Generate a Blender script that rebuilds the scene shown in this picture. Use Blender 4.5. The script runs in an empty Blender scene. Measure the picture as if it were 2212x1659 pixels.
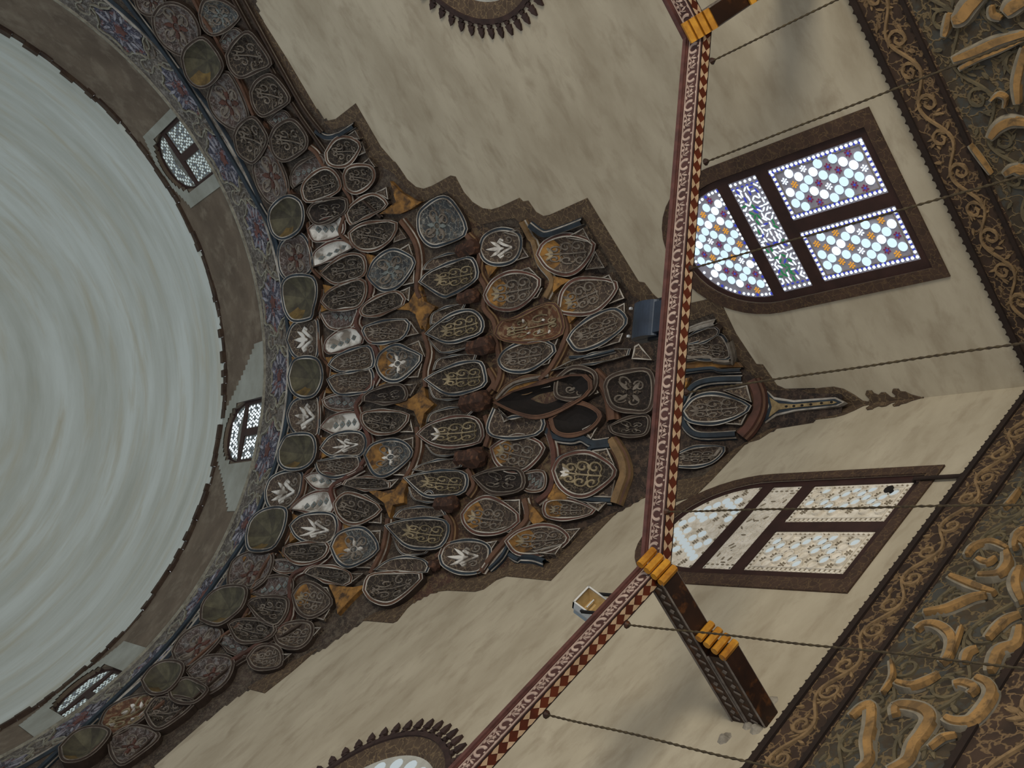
import bpy, math, random
from mathutils import Vector, Matrix
random.seed(7)
SC = bpy.context.scene
COL = SC.collection
PI = math.pi
# ------------------------------------------------------------------ camera
F = 2384.136
RM = Matrix(((-0.6547394653940664, -0.5057457636916072, -0.5617272068927098),
             (-0.5480772288822632, 0.8294333191083577, -0.10794313472209617),
             (0.52050704475178, 0.23719526062062513, -0.8202504646160722)))
CAM = Vector((13.73242, 7.90264, 1.6))
cd = bpy.data.cameras.new('camera'); cam = bpy.data.objects.new('camera', cd); COL.objects.link(cam)
cd.sensor_width = 36.0; cd.lens = F / 2212 * 36.0; cd.clip_end = 200
cam.matrix_world = Matrix.Translation(CAM) @ RM.transposed().to_4x4()
SC.camera = cam
# ------------------------------------------------------------------ light
wd = bpy.data.worlds.new('world'); SC.world = wd; wd.use_nodes = True
bg = wd.node_tree.nodes['Background']; bg.inputs[0].default_value = (0.93, 0.95, 1.0, 1); bg.inputs[1].default_value = 0.62
SC.view_settings.view_transform = 'Standard'; SC.view_settings.look = 'None'
SC.view_settings.exposure = 0.0; SC.view_settings.gamma = 1.0; SC.view_settings.use_curve_mapping = False

def area(name, loc, to, size, power, col):
    l = bpy.data.lights.new(name, 'AREA'); l.energy = power; l.color = col; l.shape = 'SQUARE'; l.size = size
    o = bpy.data.objects.new(name, l); COL.objects.link(o); o.location = loc
    o.rotation_euler = (Vector(to) - Vector(loc)).to_track_quat('-Z', 'Y').to_euler()
# added fill lamps: warm brightens the left wall; cool, at drum level, the dome
area('added_warm_fill', (8.5, 19.5, 2.5), (4.5, 0, 11.5), 6, 2300, (1.0, 0.9, 0.72))
area('added_cool_dome_fill', (16.5, 11.0, 30.5), (0, 14, 36), 7, 560, (0.76, 0.90, 1.0))

# ------------------------------------------------------------------ pixel -> place (surfaces are traced where they stand)
def ray(p):
    return RM.transposed() @ Vector((p[0] - 1106.0, -(p[1] - 829.5), -F))
def on_plane(p, ax, val):
    v = ray(p); return CAM + v * ((val - CAM[ax]) / v[ax])
def on_cyl(p, rc, c=10.5):
    v = ray(p); ox, oy = CAM.x - c, CAM.y - c
    a = v.x * v.x + v.y * v.y; b = 2 * (ox * v.x + oy * v.y); k = ox * ox + oy * oy - rc * rc
    return CAM + v * ((-b + math.sqrt(b * b - 4 * a * k)) / (2 * a))
PROF = [(12.0, 14.85), (12.7, 14.82), (14.0, 14.7), (15.7, 14.45), (16.2, 13.95), (17.2, 13.3), (17.6, 13.0), (18.5, 12.4), (19.3, 12.0),
        (20.8, 11.72), (21.3, 11.5), (22.4, 11.28), (22.9, 10.95), (24.2, 10.6), (24.5, 10.48), (26.0, 10.2), (27.7, 10.0), (29.6, 9.98), (60, 9.98)]
def prof(z):
    if z <= PROF[0][0]: return PROF[0][1]
    for (a, b), (c, d) in zip(PROF, PROF[1:]):
        if z <= c: return b + (d - b) * (z - a) / (c - a)
    return PROF[-1][1]
def on_shell(p):
    """first surface met: the vault or one of the two walls; returns point and kind"""
    v = ray(p)
    ta = -CAM.x / v.x if v.x < 0 else 1e9
    tb = -CAM.y / v.y if v.y < 0 else 1e9
    tw, kind = (ta, 'A') if ta < tb else (tb, 'B')
    def g(t):
        X = CAM + v * t
        return math.hypot(X.x - 10.5, X.y - 10.5) - prof(X.z)
    step = 0.4 / v.length; t = 6.0 / v.length; lo = t
    while t < tw and g(t) < 0: lo = t; t += step
    if t >= tw:
        if g(tw) < 0: return CAM + v * tw, kind
        t = tw
    hi = t
    for _ in range(14):
        m = (lo + hi) / 2
        if g(m) < 0: lo = m
        else: hi = m
    return CAM + v * hi, 'S'

# ------------------------------------------------------------------ materials (procedural)
MATS = {}
def srgb(c):
    return tuple((x / 255 / 12.92) if x / 255 <= 0.04045 else ((x / 255 + 0.055) / 1.055) ** 2.4 for x in c) + (1,)
def mat(name, c1, c2=None, scale=3.0, stretch=(1, 1, 1), rough=0.8, detail=6, lo=0.35, hi=0.65, bump=0.0, c3=None, s3=12.0, lo3=0.5, hi3=0.62,
        metal=0.0, veins=None, vscale=6.0, vw=0.05, emit=0.0, dist=0.0, spec=0.3, wear=None):
    if name in MATS: return MATS[name]
    m = bpy.data.materials.new(name); m.use_nodes = True; N = m.node_tree.nodes; L = m.node_tree.links
    b = N['Principled BSDF']; b.inputs['Roughness'].default_value = rough; b.inputs['Metallic'].default_value = metal
    b.inputs['Specular IOR Level'].default_value = spec
    col = srgb(c1)
    if emit:
        b.inputs['Emission Color'].default_value = col; b.inputs['Emission Strength'].default_value = emit
        b.inputs['Base Color'].default_value = (col[0] * .3, col[1] * .3, col[2] * .3, 1)
        MATS[name] = m; return m
    tc = N.new('ShaderNodeTexCoord'); mp = N.new('ShaderNodeMapping'); mp.inputs['Scale'].default_value = stretch
    gp = N.new('ShaderNodeNewGeometry'); L.new(gp.outputs['Position'], mp.inputs['Vector'])
    cur = None
    def noise(s, d=detail, di=dist):
        n = N.new('ShaderNodeTexNoise'); n.inputs['Scale'].default_value = s; n.inputs['Detail'].default_value = d
        n.inputs['Roughness'].default_value = 0.62; n.inputs['Distortion'].default_value = di
        L.new(mp.outputs[0], n.inputs['Vector']); return n
    def ramp(src, a, c):
        r = N.new('ShaderNodeMapRange'); r.inputs['From Min'].default_value = a; r.inputs['From Max'].default_value = c
        L.new(src, r.inputs['Value']); return r.outputs[0]
    def mix(fac, A, B):
        x = N.new('ShaderNodeMix'); x.data_type = 'RGBA'; L.new(fac, x.inputs['Factor'])
        if isinstance(A, tuple): x.inputs['A'].default_value = A
        else: L.new(A, x.inputs['A'])
        if isinstance(B, tuple): x.inputs['B'].default_value = B
        else: L.new(B, x.inputs['B'])
        return x.outputs['Result']
    cur = col
    n1 = None
    if c2 is not None:
        n1 = noise(scale); cur = mix(ramp(n1.outputs['Fac'], lo, hi), col, srgb(c2))
    if c3 is not None:
        n3 = noise(s3, 6, 0.3); cur = mix(ramp(n3.outputs['Fac'], lo3, hi3), cur, srgb(c3))
    h = None
    if veins is not None:   # winding painted or carved tracery
        nd = noise(vscale * 1.3, 2, 0.0)
        vm = N.new('ShaderNodeVectorMath'); vm.operation = 'MULTIPLY_ADD'
        vm.inputs[1].default_value = (1.1 / vscale,) * 3; L.new(nd.outputs['Color'], vm.inputs[0]); L.new(mp.outputs[0], vm.inputs[2])
        vo = N.new('ShaderNodeTexVoronoi'); vo.feature = 'DISTANCE_TO_EDGE'; vo.inputs['Scale'].default_value = vscale
        L.new(vm.outputs[0], vo.inputs['Vector'])
        h = ramp(vo.outputs['Distance'], vw * 1.6, vw * 0.5); cur = mix(h, cur, srgb(veins))
    if wear is not None:
        n4 = noise(1.7, 5, 1.0); cur = mix(ramp(n4.outputs['Fac'], 0.56, 0.66), cur, srgb(wear))
    if isinstance(cur, tuple): b.inputs['Base Color'].default_value = cur
    else: L.new(cur, b.inputs['Base Color'])
    if bump:
        bn = N.new('ShaderNodeBump'); bn.inputs['Strength'].default_value = bump; bn.inputs['Distance'].default_value = 0.03
        src = h if h is not None else (n1.outputs['Fac'] if n1 else noise(scale).outputs['Fac'])
        L.new(src, bn.inputs['Height']); L.new(bn.outputs[0], b.inputs['Normal'])
    MATS[name] = m; return m

M_plA = mat('limewashed_plaster_wall', (176, 167, 147), (152, 142, 122), 0.42, (1, 1, 2.2), lo=0.36, hi=0.70, c3=(136, 124, 104), s3=1.3, lo3=0.5, hi3=0.85, bump=0.1)
M_dome = mat('dome_limewash', (196, 201, 197), (168, 170, 161), 0.35, (.35, .35, 3.0), lo=0.36, hi=0.66, c3=(176, 172, 156), s3=0.9, lo3=0.5, hi3=0.75, bump=0.03)
M_drum = mat('drum_brown_stone', (106, 93, 79), (86, 74, 62), 0.9, (1, 1, 1), lo=0.35, hi=0.65, c3=(124, 113, 98), s3=1.6, lo3=0.5, hi3=0.75, bump=0.5)
M_drumpl = mat('drum_pale_plaster', (152, 154, 146), (130, 130, 120), 0.9, bump=0.1)
M_bord = mat('brown_carved_border', (84, 69, 54), (66, 53, 42), 5, veins=(108, 91, 68), vscale=6.5, vw=0.04, bump=0.35)
M_bordpl = mat('brown_window_border', (72, 54, 43), (56, 42, 34), 4, veins=(88, 70, 50), vscale=8, vw=0.03, bump=0.2)
M_frame = mat('dark_red_window_frame', (58, 38, 34), (46, 30, 27), 3, rough=0.6)
M_shell = mat('painted_vault_ground', (66, 55, 47), (43, 36, 31), 3.5, c3=(80, 72, 62), s3=9, veins=(90, 80, 66), vscale=11, vw=0.022, bump=0.2)
M_shellshade = mat('vault_ground_painted_shade', (46, 35, 29), (26, 20, 17), 3.0, c3=(66, 52, 42), s3=7, veins=(74, 62, 50), vscale=9, vw=0.02, bump=0.2)  # cavity shade painted into the ground of the low vault
M_shell2 = mat('painted_vault_ground_red', (72, 50, 40), (40, 31, 26), 3.0, c3=(92, 78, 58), s3=7, veins=(98, 80, 58), vscale=9, vw=0.025, bump=0.2)
M_pale = mat('pale_outline_paint', (164, 159, 150), (92, 84, 75), 1.6, lo=.4, hi=.62)
M_blue = mat('dusty_blue_paint', (42, 53, 62), (31, 36, 42), 3)
M_red = mat('oxblood_paint', (88, 56, 47), (60, 42, 35), 3)
M_edge = mat('brown_ledge_paint', (92, 66, 50), (70, 50, 40), 4)
M_edged = mat('dark_ledge_side', (58, 46, 38), (44, 34, 28), 5)
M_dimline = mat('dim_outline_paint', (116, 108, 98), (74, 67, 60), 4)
M_tan = mat('tan_rim', (120, 96, 66), (92, 74, 52), 5)
M_ochre = mat('ochre_paint', (148, 108, 54), (92, 66, 36), 3, c3=(62, 46, 32), s3=5, lo3=0.48, hi3=0.64)
M_gold = mat('dull_gilt_tracery', (146, 132, 104), (92, 82, 62), 3, rough=.55)
M_grey = mat('grey_tracery', (118, 110, 100), (86, 78, 70), 7)
M_white = mat('bare_white_plaster', (196, 193, 186), (116, 108, 98), 1.9, lo=.46, hi=.6)
M_dark = mat('dark_tracery_ground', (47, 40, 34), (34, 28, 24), 5, veins=(96, 86, 72), vscale=8, vw=0.03)  # dark ground with paler tracery lines
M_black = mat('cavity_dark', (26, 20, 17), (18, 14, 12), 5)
M_panelshade = mat('panel_painted_shade', (38, 30, 26), (24, 19, 16), 5, veins=(62, 52, 44), vscale=8, vw=0.025)  # niche ground darkened, the shade of the hollow put into its colour
M_brn = mat('brown_panel_ground', (74, 62, 53), (46, 38, 33), 4, veins=(122, 108, 90), vscale=7, vw=0.025)
M_rose = mat('rose_brown_ground', (78, 63, 57), (48, 41, 37), 4, c3=(96, 94, 92), s3=6, veins=(120, 112, 108), vscale=7, vw=0.025)
M_bluegr = mat('blue_grey_ground', (66, 70, 72), (44, 46, 48), 4, c3=(92, 82, 70), s3=6, veins=(124, 124, 118), vscale=7, vw=0.025)
M_olive = mat('olive_shell_ground', (88, 84, 66), (62, 58, 46), 4)
M_olive2 = mat('olive_shell_dark', (74, 70, 56), (54, 50, 42), 4)
M_ochred = mat('dim_ochre_wash', (112, 92, 52), (74, 60, 38), 5)
M_diam = mat('grey_lozenge', (112, 120, 118), (88, 92, 90), 6)
M_rust = mat('rust_paint', (98, 62, 42), (68, 46, 34), 4, c3=(120, 100, 76), s3=9)

# ------------------------------------------------------------------ mesh bag
WL = {}
class Bag:
    def __init__(s): s.v = []; s.f = []; s.m = []
    def add(s, vs, fs, mi=0):
        k = len(s.v); s.v += [Vector(x) for x in vs]
        for f in fs: s.f.append(tuple(i + k for i in f)); s.m.append(mi)
    def box(s, o, X, Y, Z, mi=0):
        """o = corner, X,Y,Z edge vectors"""
        o, X, Y, Z = map(Vector, (o, X, Y, Z))
        vs = [o, o + X, o + X + Y, o + Y, o + Z, o + X + Z, o + X + Y + Z, o + Y + Z]
        s.add(vs, [(0, 3, 2, 1), (4, 5, 6, 7), (0, 1, 5, 4), (1, 2, 6, 5), (2, 3, 7, 6), (3, 0, 4, 7)], mi)
    def tube(s, pts, r, n=6, mi=0, caps=True):
        pts = [Vector(p) for p in pts]; k = len(pts); vs = []
        for i, p in enumerate(pts):
            d = (pts[min(i + 1, k - 1)] - pts[max(i - 1, 0)]).normalized()
            a = d.orthogonal().normalized() if i == 0 else (a - d * a.dot(d)).normalized()
            b = d.cross(a); rr = r[i] if isinstance(r, (list, tuple)) else r
            vs += [p + (a * math.cos(2 * PI * j / n) + b * math.sin(2 * PI * j / n)) * rr for j in range(n)]
        fs = [(i * n + j, i * n + (j + 1) % n, (i + 1) * n + (j + 1) % n, (i + 1) * n + j) for i in range(k - 1) for j in range(n)]
        if caps: fs += [tuple(range(n))[::-1], tuple((k - 1) * n + j for j in range(n))]
        s.add(vs, fs, mi)
    def ribbon(s, pts, w, M, h=0.02, h0=0.0, top=0, side=None, closed=False):
        """raised strip along 2D pts; w width (number/list); M(u,v,h)->3D"""
        k = len(pts); side = top if side is None else side; vs = []
        for i, (u, v) in enumerate(pts):
            if closed: a, b = pts[i - 1], pts[(i + 1) % k]
            else: a, b = pts[max(i - 1, 0)], pts[min(i + 1, k - 1)]
            dx, dy = b[0] - a[0], b[1] - a[1]; l = math.hypot(dx, dy) or 1e-6
            nx, ny = -dy / l, dx / l; ww = (w[i] if isinstance(w, (list, tuple)) else w) / 2
            vs += [M(u + nx * ww, v + ny * ww, h0), M(u + nx * ww * .75, v + ny * ww * .75, h), M(u - nx * ww * .75, v - ny * ww * .75, h), M(u - nx * ww, v - ny * ww, h0)]
        rng = range(k if closed else k - 1)
        f1 = []; f2 = []
        for i in rng:
            a = i * 4; b = ((i + 1) % k) * 4
            f2.append((a + 1, b + 1, b + 2, a + 2)); f1 += [(a, b, b + 1, a + 1), (a + 2, b + 2, b + 3, a + 3)]
        if not closed: f1 += [(0, 1, 2, 3), ((k - 1) * 4 + 3, (k - 1) * 4 + 2, (k - 1) * 4 + 1, (k - 1) * 4)]
        s.add(vs, f2, top); s.add(vs, f1, side)
    def plate(s, pts, M, h0, h1, mi=0, ms=None):
        """prism over star-shaped 2D polygon"""
        k = len(pts); c = (sum(p[0] for p in pts) / k, sum(p[1] for p in pts) / k)
        vs = [M(p[0], p[1], h1) for p in pts] + [M(p[0], p[1], h0) for p in pts] + [M(c[0], c[1], h1)]
        s.add(vs, [(i, (i + 1) % k, 2 * k) for i in range(k)], mi)
        s.add(vs, [(i, k + i, k + (i + 1) % k, (i + 1) % k) for i in range(k)], mi if ms is None else ms)
    def obj(s, name, mats, parent=None, smooth=False):
        if not isinstance(mats, (list, tuple)): mats = [mats]
        c = Vector((0, 0, 0))
        if s.v:
            for x in s.v: c += x
            c /= len(s.v)
        if parent is None and name.startswith(('wall', 'ceiling')): c = Vector((0, 0, 0))
        me = bpy.data.meshes.new(name); me.from_pydata([tuple(x - c) for x in s.v], [], s.f)
        for m in mats: me.materials.append(m)
        me.polygons.foreach_set('material_index', s.m)
        if smooth: me.polygons.foreach_set('use_smooth', [True] * len(s.f))
        me.update()
        o = bpy.data.objects.new(name, me); COL.objects.link(o)
        pw = WL[parent.name] if parent else Vector((0, 0, 0))
        o.location = c - pw; WL[o.name] = c
        if parent: o.parent = parent
        return o
def thing(name, loc, label, cat, group=None, kind=None):
    o = bpy.data.objects.new(name, None); COL.objects.link(o); o.location = loc; o.empty_display_size = 0.2; WL[o.name] = Vector(loc)
    return tag(o, label, cat, group, kind)
def tag(o, label, cat=None, group=None, kind=None):
    o['label'] = label
    if cat: o['category'] = cat
    if group: o['group'] = group
    if kind: o['kind'] = kind
    return o
def frame(o, U, V):
    o, U, V = Vector(o), Vector(U).normalized(), Vector(V).normalized(); N = U.cross(V)
    return lambda u, v, h: o + U * u + V * v + N * h
MA = lambda u, v, h: Vector((h, u, v))        # wall A: x = 0, u along y
MB = lambda u, v, h: Vector((u, h, v))        # wall B: y = 0, u along x
def holes_plate(name, outer, holes, M, h0, h1, mats, parent=None):
    """flat slab with holes, by triangulating the outline"""
    from mathutils.geometry import delaunay_2d_cdt
    vs = []; loops = []
    for lp in [outer] + holes:
        loops.append(list(range(len(vs), len(vs) + len(lp)))); vs += [Vector(p) for p in lp]
    edges = [(l[i], l[(i + 1) % len(l)]) for l in loops for i in range(len(l))]
    V, E_, Fc, _, _, _ = delaunay_2d_cdt(vs, edges, [], 0, 1e-5)
    def inside(p, poly):
        c = False; n = len(poly)
        for i in range(n):
            a, b = poly[i], poly[(i + 1) % n]
            if (a[1] > p[1]) != (b[1] > p[1]) and p[0] < (b[0] - a[0]) * (p[1] - a[1]) / (b[1] - a[1]) + a[0]: c = not c
        return c
    fs = []
    for f in Fc:
        cx = sum(V[i][0] for i in f) / len(f); cy = sum(V[i][1] for i in f) / len(f)
        if inside((cx, cy), outer) and not any(inside((cx, cy), h) for h in holes): fs.append(tuple(f))
    b = Bag()
    b.add([M(p[0], p[1], h1) for p in V], fs)
    b.add([M(p[0], p[1], h0) for p in V], [f[::-1] for f in fs])
    for lp in [outer] + holes:
        k = len(lp); b.add([M(p[0], p[1], h1) for p in lp] + [M(p[0], p[1], h0) for p in lp], [(i, (i + 1) % k, k + (i + 1) % k, k + i) for i in range(k)])
    return b.obj(name, mats, parent)
def crom(pts, closed=True, sub=5, sharp=()):
    n = len(pts); out = []
    for i in range(n if closed else n - 1):
        p1, p2 = pts[i], pts[(i + 1) % n]
        p0 = pts[i - 1] if (closed or i > 0) else p1
        p3 = pts[(i + 2) % n] if (closed or i + 2 < n) else p2
        if i in sharp: p0 = p1
        if (i + 1) % n in sharp: p3 = p2
        for k in range(sub):
            t = k / sub
            out.append(tuple(0.5 * (2 * b + (c - a) * t + (2 * a - 5 * b + 4 * c - d) * t * t + (3 * b - a - 3 * c + d) * t ** 3) for a, b, c, d in zip(p0, p1, p2, p3)))
    if not closed: out.append(tuple(pts[-1]))
    return out
def arch(x0, x1, z0, zs, zt, n=10):
    """pointed arch outline: jambs x0,x1 from z0 to spring zs, apex zt"""
    xc = (x0 + x1) / 2; hw = (x1 - x0) / 2; R = [(x1, z0)]
    for i in range(n + 1):
        a = PI / 2 * i / n; R.append((xc + hw * math.cos(a) ** 0.92, zs + (zt - zs) * math.sin(a) ** 1.06))
    L_ = [(2 * xc - x, z) for x, z in R[::-1][1:]]
    return R + L_

# ================================================================== SETTING: two walls, drum, dome
H = 10.5
win_out = lambda: arch(2.03, 4.87, 11.25, 14.55, 16.35)
win_in = lambda: arch(2.22, 4.62, 11.45, 14.45, 16.02)
circ = lambda cx, cz, r, n=48: [(cx + r * math.cos(2 * PI * i / n), cz + r * math.sin(2 * PI * i / n)) for i in range(n)]
wallo = [(0, 0), (21, 0), (21, 28.2), (0, 28.2)]
wA = holes_plate('wall_right', wallo, [win_in(), circ(10.5, 16.85, 1.8)], MA, -1.2, 0.0, M_plA); wA['kind'] = 'structure'
wB = holes_plate('wall_left', [(0, 0), (21, 0), (21, 28.2), (0, 28.2)], [win_in(), circ(10.5, 16.85, 1.8)], MB, -1.2, 0.0, M_plA); wB['kind'] = 'structure'
def lathe(b, prof_, a0, a1, n, mi=0, thick=None):
    """revolve (r,z) list about the room axis, az in degrees (0 = towards wall A middle, 90 = towards wall B middle)"""
    k = len(prof_); vs = []
    for i in range(n + 1):
        a = math.radians(a0 + (a1 - a0) * i / n)
        for r, z in prof_: vs.append(Vector((H - r * math.cos(a), H - r * math.sin(a), z)))
    b.add(vs, [(i * k + j, (i + 1) * k + j, (i + 1) * k + j + 1, i * k + j + 1) for i in range(n) for j in range(k - 1)], mi)
b = Bag()
DR = 10.25
wins_az = [0, 45, 90]
# drum as a ring of wall with gaps for the windows
hwd = 4.9
angs = []
for w in range(8):
    c = w * 45
    segs = ((c + hwd, c + 45 - hwd),)
    for s0, s1 in segs: lathe(b, [(DR, 29.4), (DR, 33.2), (DR + .9, 33.2), (DR + .9, 29.4), (DR, 29.4)], s0, s1, 14)
    lathe(b, [(DR, 29.4), (DR, 29.75), (DR + .9, 29.75)], c - hwd, c + hwd, 4)
    # head above the arched opening
    k = 12; vs = []
    for i in range(k + 1):
        t = -1 + 2 * i / k; a = math.radians(c + hwd * t); za = 31.75 + 1.2 * math.sqrt(max(0, 1 - t * t))
        for r in (DR, DR + .9):
            for z in (za, 33.2): vs.append(Vector((H - r * math.cos(a), H - r * math.sin(a), z)))
    b.add(vs, [(4 * i, 4 * i + 4, 4 * i + 5, 4 * i + 1) for i in range(k)] + [(4 * i + 2, 4 * i + 6, 4 * i + 4, 4 * i) for i in range(k)])
d = b.obj('wall_drum', M_drum); d['kind'] = 'structure'
b = Bag(); pr = []
for i in range(29):
    a = PI / 2 * i / 28; pr.append((10.22 * math.cos(a) ** 0.9, 33.22 + 11.5 * math.sin(a)))
lathe(b, pr, 0, 360, 96)
ceil = b.obj('ceiling', M_dome, smooth=True); ceil['kind'] = 'structure'
# broken dark edge at the foot of the dome
b = Bag(); random.seed(3)
a = -60
while a < 150:
    da = random.uniform(0.8, 2.6); t = random.uniform(0.02, 0.14); z0 = 33.2 - random.uniform(0.0, 0.14)
    lathe(b, [(DR, z0), (DR - t, z0), (DR - t, 33.32), (DR, 33.32)], a, a + da, 2); a += da
o = b.obj('trim_1', mat('dark_crumbled_edge', (50, 36, 30), (74, 60, 48), 3)); o['kind'] = 'structure'
# pale plaster patches round the drum windows
def cylpatch(pts, r, mats, name, thick=0.05):
    pp = [on_cyl(p, DR) for p in crom(pts, True, 4, tuple(range(len(pts))))]
    q = [(math.atan2(H - p.y, H - p.x), p.z) for p in pp]
    M = lambda u, v, h: Vector((H - (DR - h) * math.cos(u), H - (DR - h) * math.sin(u), v))
    return q, M
b = Bag()
def patch(az, lo, hi, z0, z1, bend):
    n = int((hi - lo) / .7)
    for i in range(n):
        a_, c_ = lo + (hi - lo) * i / n, lo + (hi - lo) * (i + 1) / n; m_ = (a_ + c_) / 2
        top = z1 - bend * max(0, abs(m_) / max(abs(lo), hi) - .25); t = m_ / hwd
        if abs(t) < 1:
            za = 31.75 + 1.2 * math.sqrt(1 - t * t); zz = [(za, top)]
        else: zz = [(z0, top)]
        for p_, q_ in zz:
            if q_ > p_ + .02: lathe(b, [(DR - .03, p_), (DR - .03, q_), (DR, q_)], az + a_, az + c_, 1)
patch(45, -13.5, 13, 29.4, 33.3, 3.4); patch(0, -6.3, 7, 29.4, 33.15, .8); patch(90, -9, 9, 30.2, 33.15, .8)
o = b.obj('trim_2', M_drumpl); o['kind'] = 'structure'

# ================================================================== WINDOWS
M_plw = mat('grey_stucco_lattice', (168, 166, 180), (146, 144, 158), 6)
M_plb = mat('white_stucco_lattice', (226, 220, 208), (196, 188, 172), 6, bump=0.2)
M_gw = mat('glass_white_lit', (226, 240, 250), emit=1.25)
M_gb = mat('glass_blue_lit', (60, 70, 190), emit=0.8)
M_gr = mat('glass_wine_lit', (120, 40, 80), emit=0.7)
M_go = mat('glass_amber_lit', (226, 160, 60), emit=0.8)
M_gg = mat('glass_green_lit', (40, 140, 80), emit=0.6)
M_gp = mat('glass_pale_blue_lit', (196, 208, 212), emit=0.62)
M_gk = mat('glass_dark', (146, 136, 118), (112, 102, 86), 8)
M_gl = mat('glass_sky_lit', (206, 232, 246), emit=1.05)
def disc(b, M, u, v, ru, rv, h0, h1, mi, n=12, ms=None, rot=0):
    pts = []
    for i in range(n):
        a = 2 * PI * i / n; x, y = ru * math.cos(a), rv * math.sin(a)
        pts.append((u + x * math.cos(rot) - y * math.sin(rot), v + x * math.sin(rot) + y * math.cos(rot)))
    b.plate(pts, M, h0, h1, mi, ms)
def fill_glass(b, M, inside, x0, x1, z0, z1, style, rnd):
    """bd = border row of dots, hex field of big discs with small flower clusters"""
    big = 0.077
    e = 0.05
    if style == 'sticks':
        for x in frange(x0 + .06, x1 - .04, 0.095):
            for z in (z0 + .05, z1 - .05): disc(b, M, x, z, .02, .02, 0, .012, 0, 8)
        for z in frange(z0 + .05, z1 - .04, 0.1):
            for x in (x0 + .05, x1 - .05): disc(b, M, x, z, .026, .026, 0, .012, 0, 8)
            for x in (x0 + .12, x1 - .12): disc(b, M, x, z, .014, .03, 0, .012, 1, 6)
        for x in frange(x0 + .2, x1 - .18, 0.085):
            for z in frange(z0 + .12, z1 - .1, 0.085):
                r = rnd.random(); a = rnd.choice([0, PI / 2, .8, -.8, .3])
                disc(b, M, x + rnd.uniform(-.02, .02), z + rnd.uniform(-.02, .02), .052, .014, 0, .012, 0 if r < .72 else (4 if r < .93 else 1), 8, rot=a)
        return
    # border dots follow the outline
    if style == 'rect':
        k = 0
        for z in frange(z0 + e, z1 - e + .01, 0.088):
            for x in (x0 + e, x1 - e):
                disc(b, M, x, z, .027, .027, 0, .014, 0, 8)
                disc(b, M, x + (.022 if x < (x0 + x1) / 2 else -.022), z + .044, .022, .015, 0, .012, 1, 6)
        for x in frange(x0 + e + .09, x1 - e - .05, 0.088):
            for z in (z0 + e, z1 - e):
                disc(b, M, x, z, .027, .027, 0, .014, 0, 8)
                disc(b, M, x + .044, z, .015, .022, 0, .012, 1, 6)
    s = 0.2; row = 0; z = z0 + (.2 if style == 'rect' else .12)
    rm = .17 if style == 'rect' else 0.0
    cx = (x0 + x1) / 2
    while z < z1 - (.13 if style == 'rect' else 0):
        off = 0 if row % 2 == 0 else s / 2
        for k in range(-8, 9):
            x = cx + k * s + off
            if x < x0 + rm or x > x1 - rm or not inside(x, z): continue
            if (k + (row // 2) + (row % 2) * 2) % 3 == 0:
                c = rnd.choice([2, 3, 2, 0, 3]); disc(b, M, x, z, .018, .018, 0, .014, 1 if c == 2 else c, 6)
                for j in range(6):
                    a = PI / 3 * j; disc(b, M, x + .045 * math.cos(a), z + .045 * math.sin(a), .019, .014, 0, .012, c, 6, rot=a)
            else:
                disc(b, M, x, z, big, big, 0, .016, 5 if (rnd.random() < .75) else 0, 14)
        z += s * .72; row += 1
def frange(a, b_, st):
    n = max(1, int(round((b_ - a) / st))); return [a + (b_ - a) * i / n for i in range(n + 1)]
def point_in(poly):
    def f(x, y):
        c = False; n = len(poly)
        for i in range(n):
            a, q = poly[i], poly[(i + 1) % n]
            if (a[1] > y) != (q[1] > y) and x < (q[0] - a[0]) * (y - a[1]) / (q[1] - a[1]) + a[0]: c = not c
        return c
    return f
def shrink(poly, d):
    n = len(poly); cx = sum(p[0] for p in poly) / n; cy = sum(p[1] for p in poly) / n; out = []
    for x, y in poly:
        l = math.hypot(x - cx, y - cy); out.append((cx + (x - cx) * (l - d) / l, cy + (y - cy) * (l - d) / l))
    return out
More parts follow.
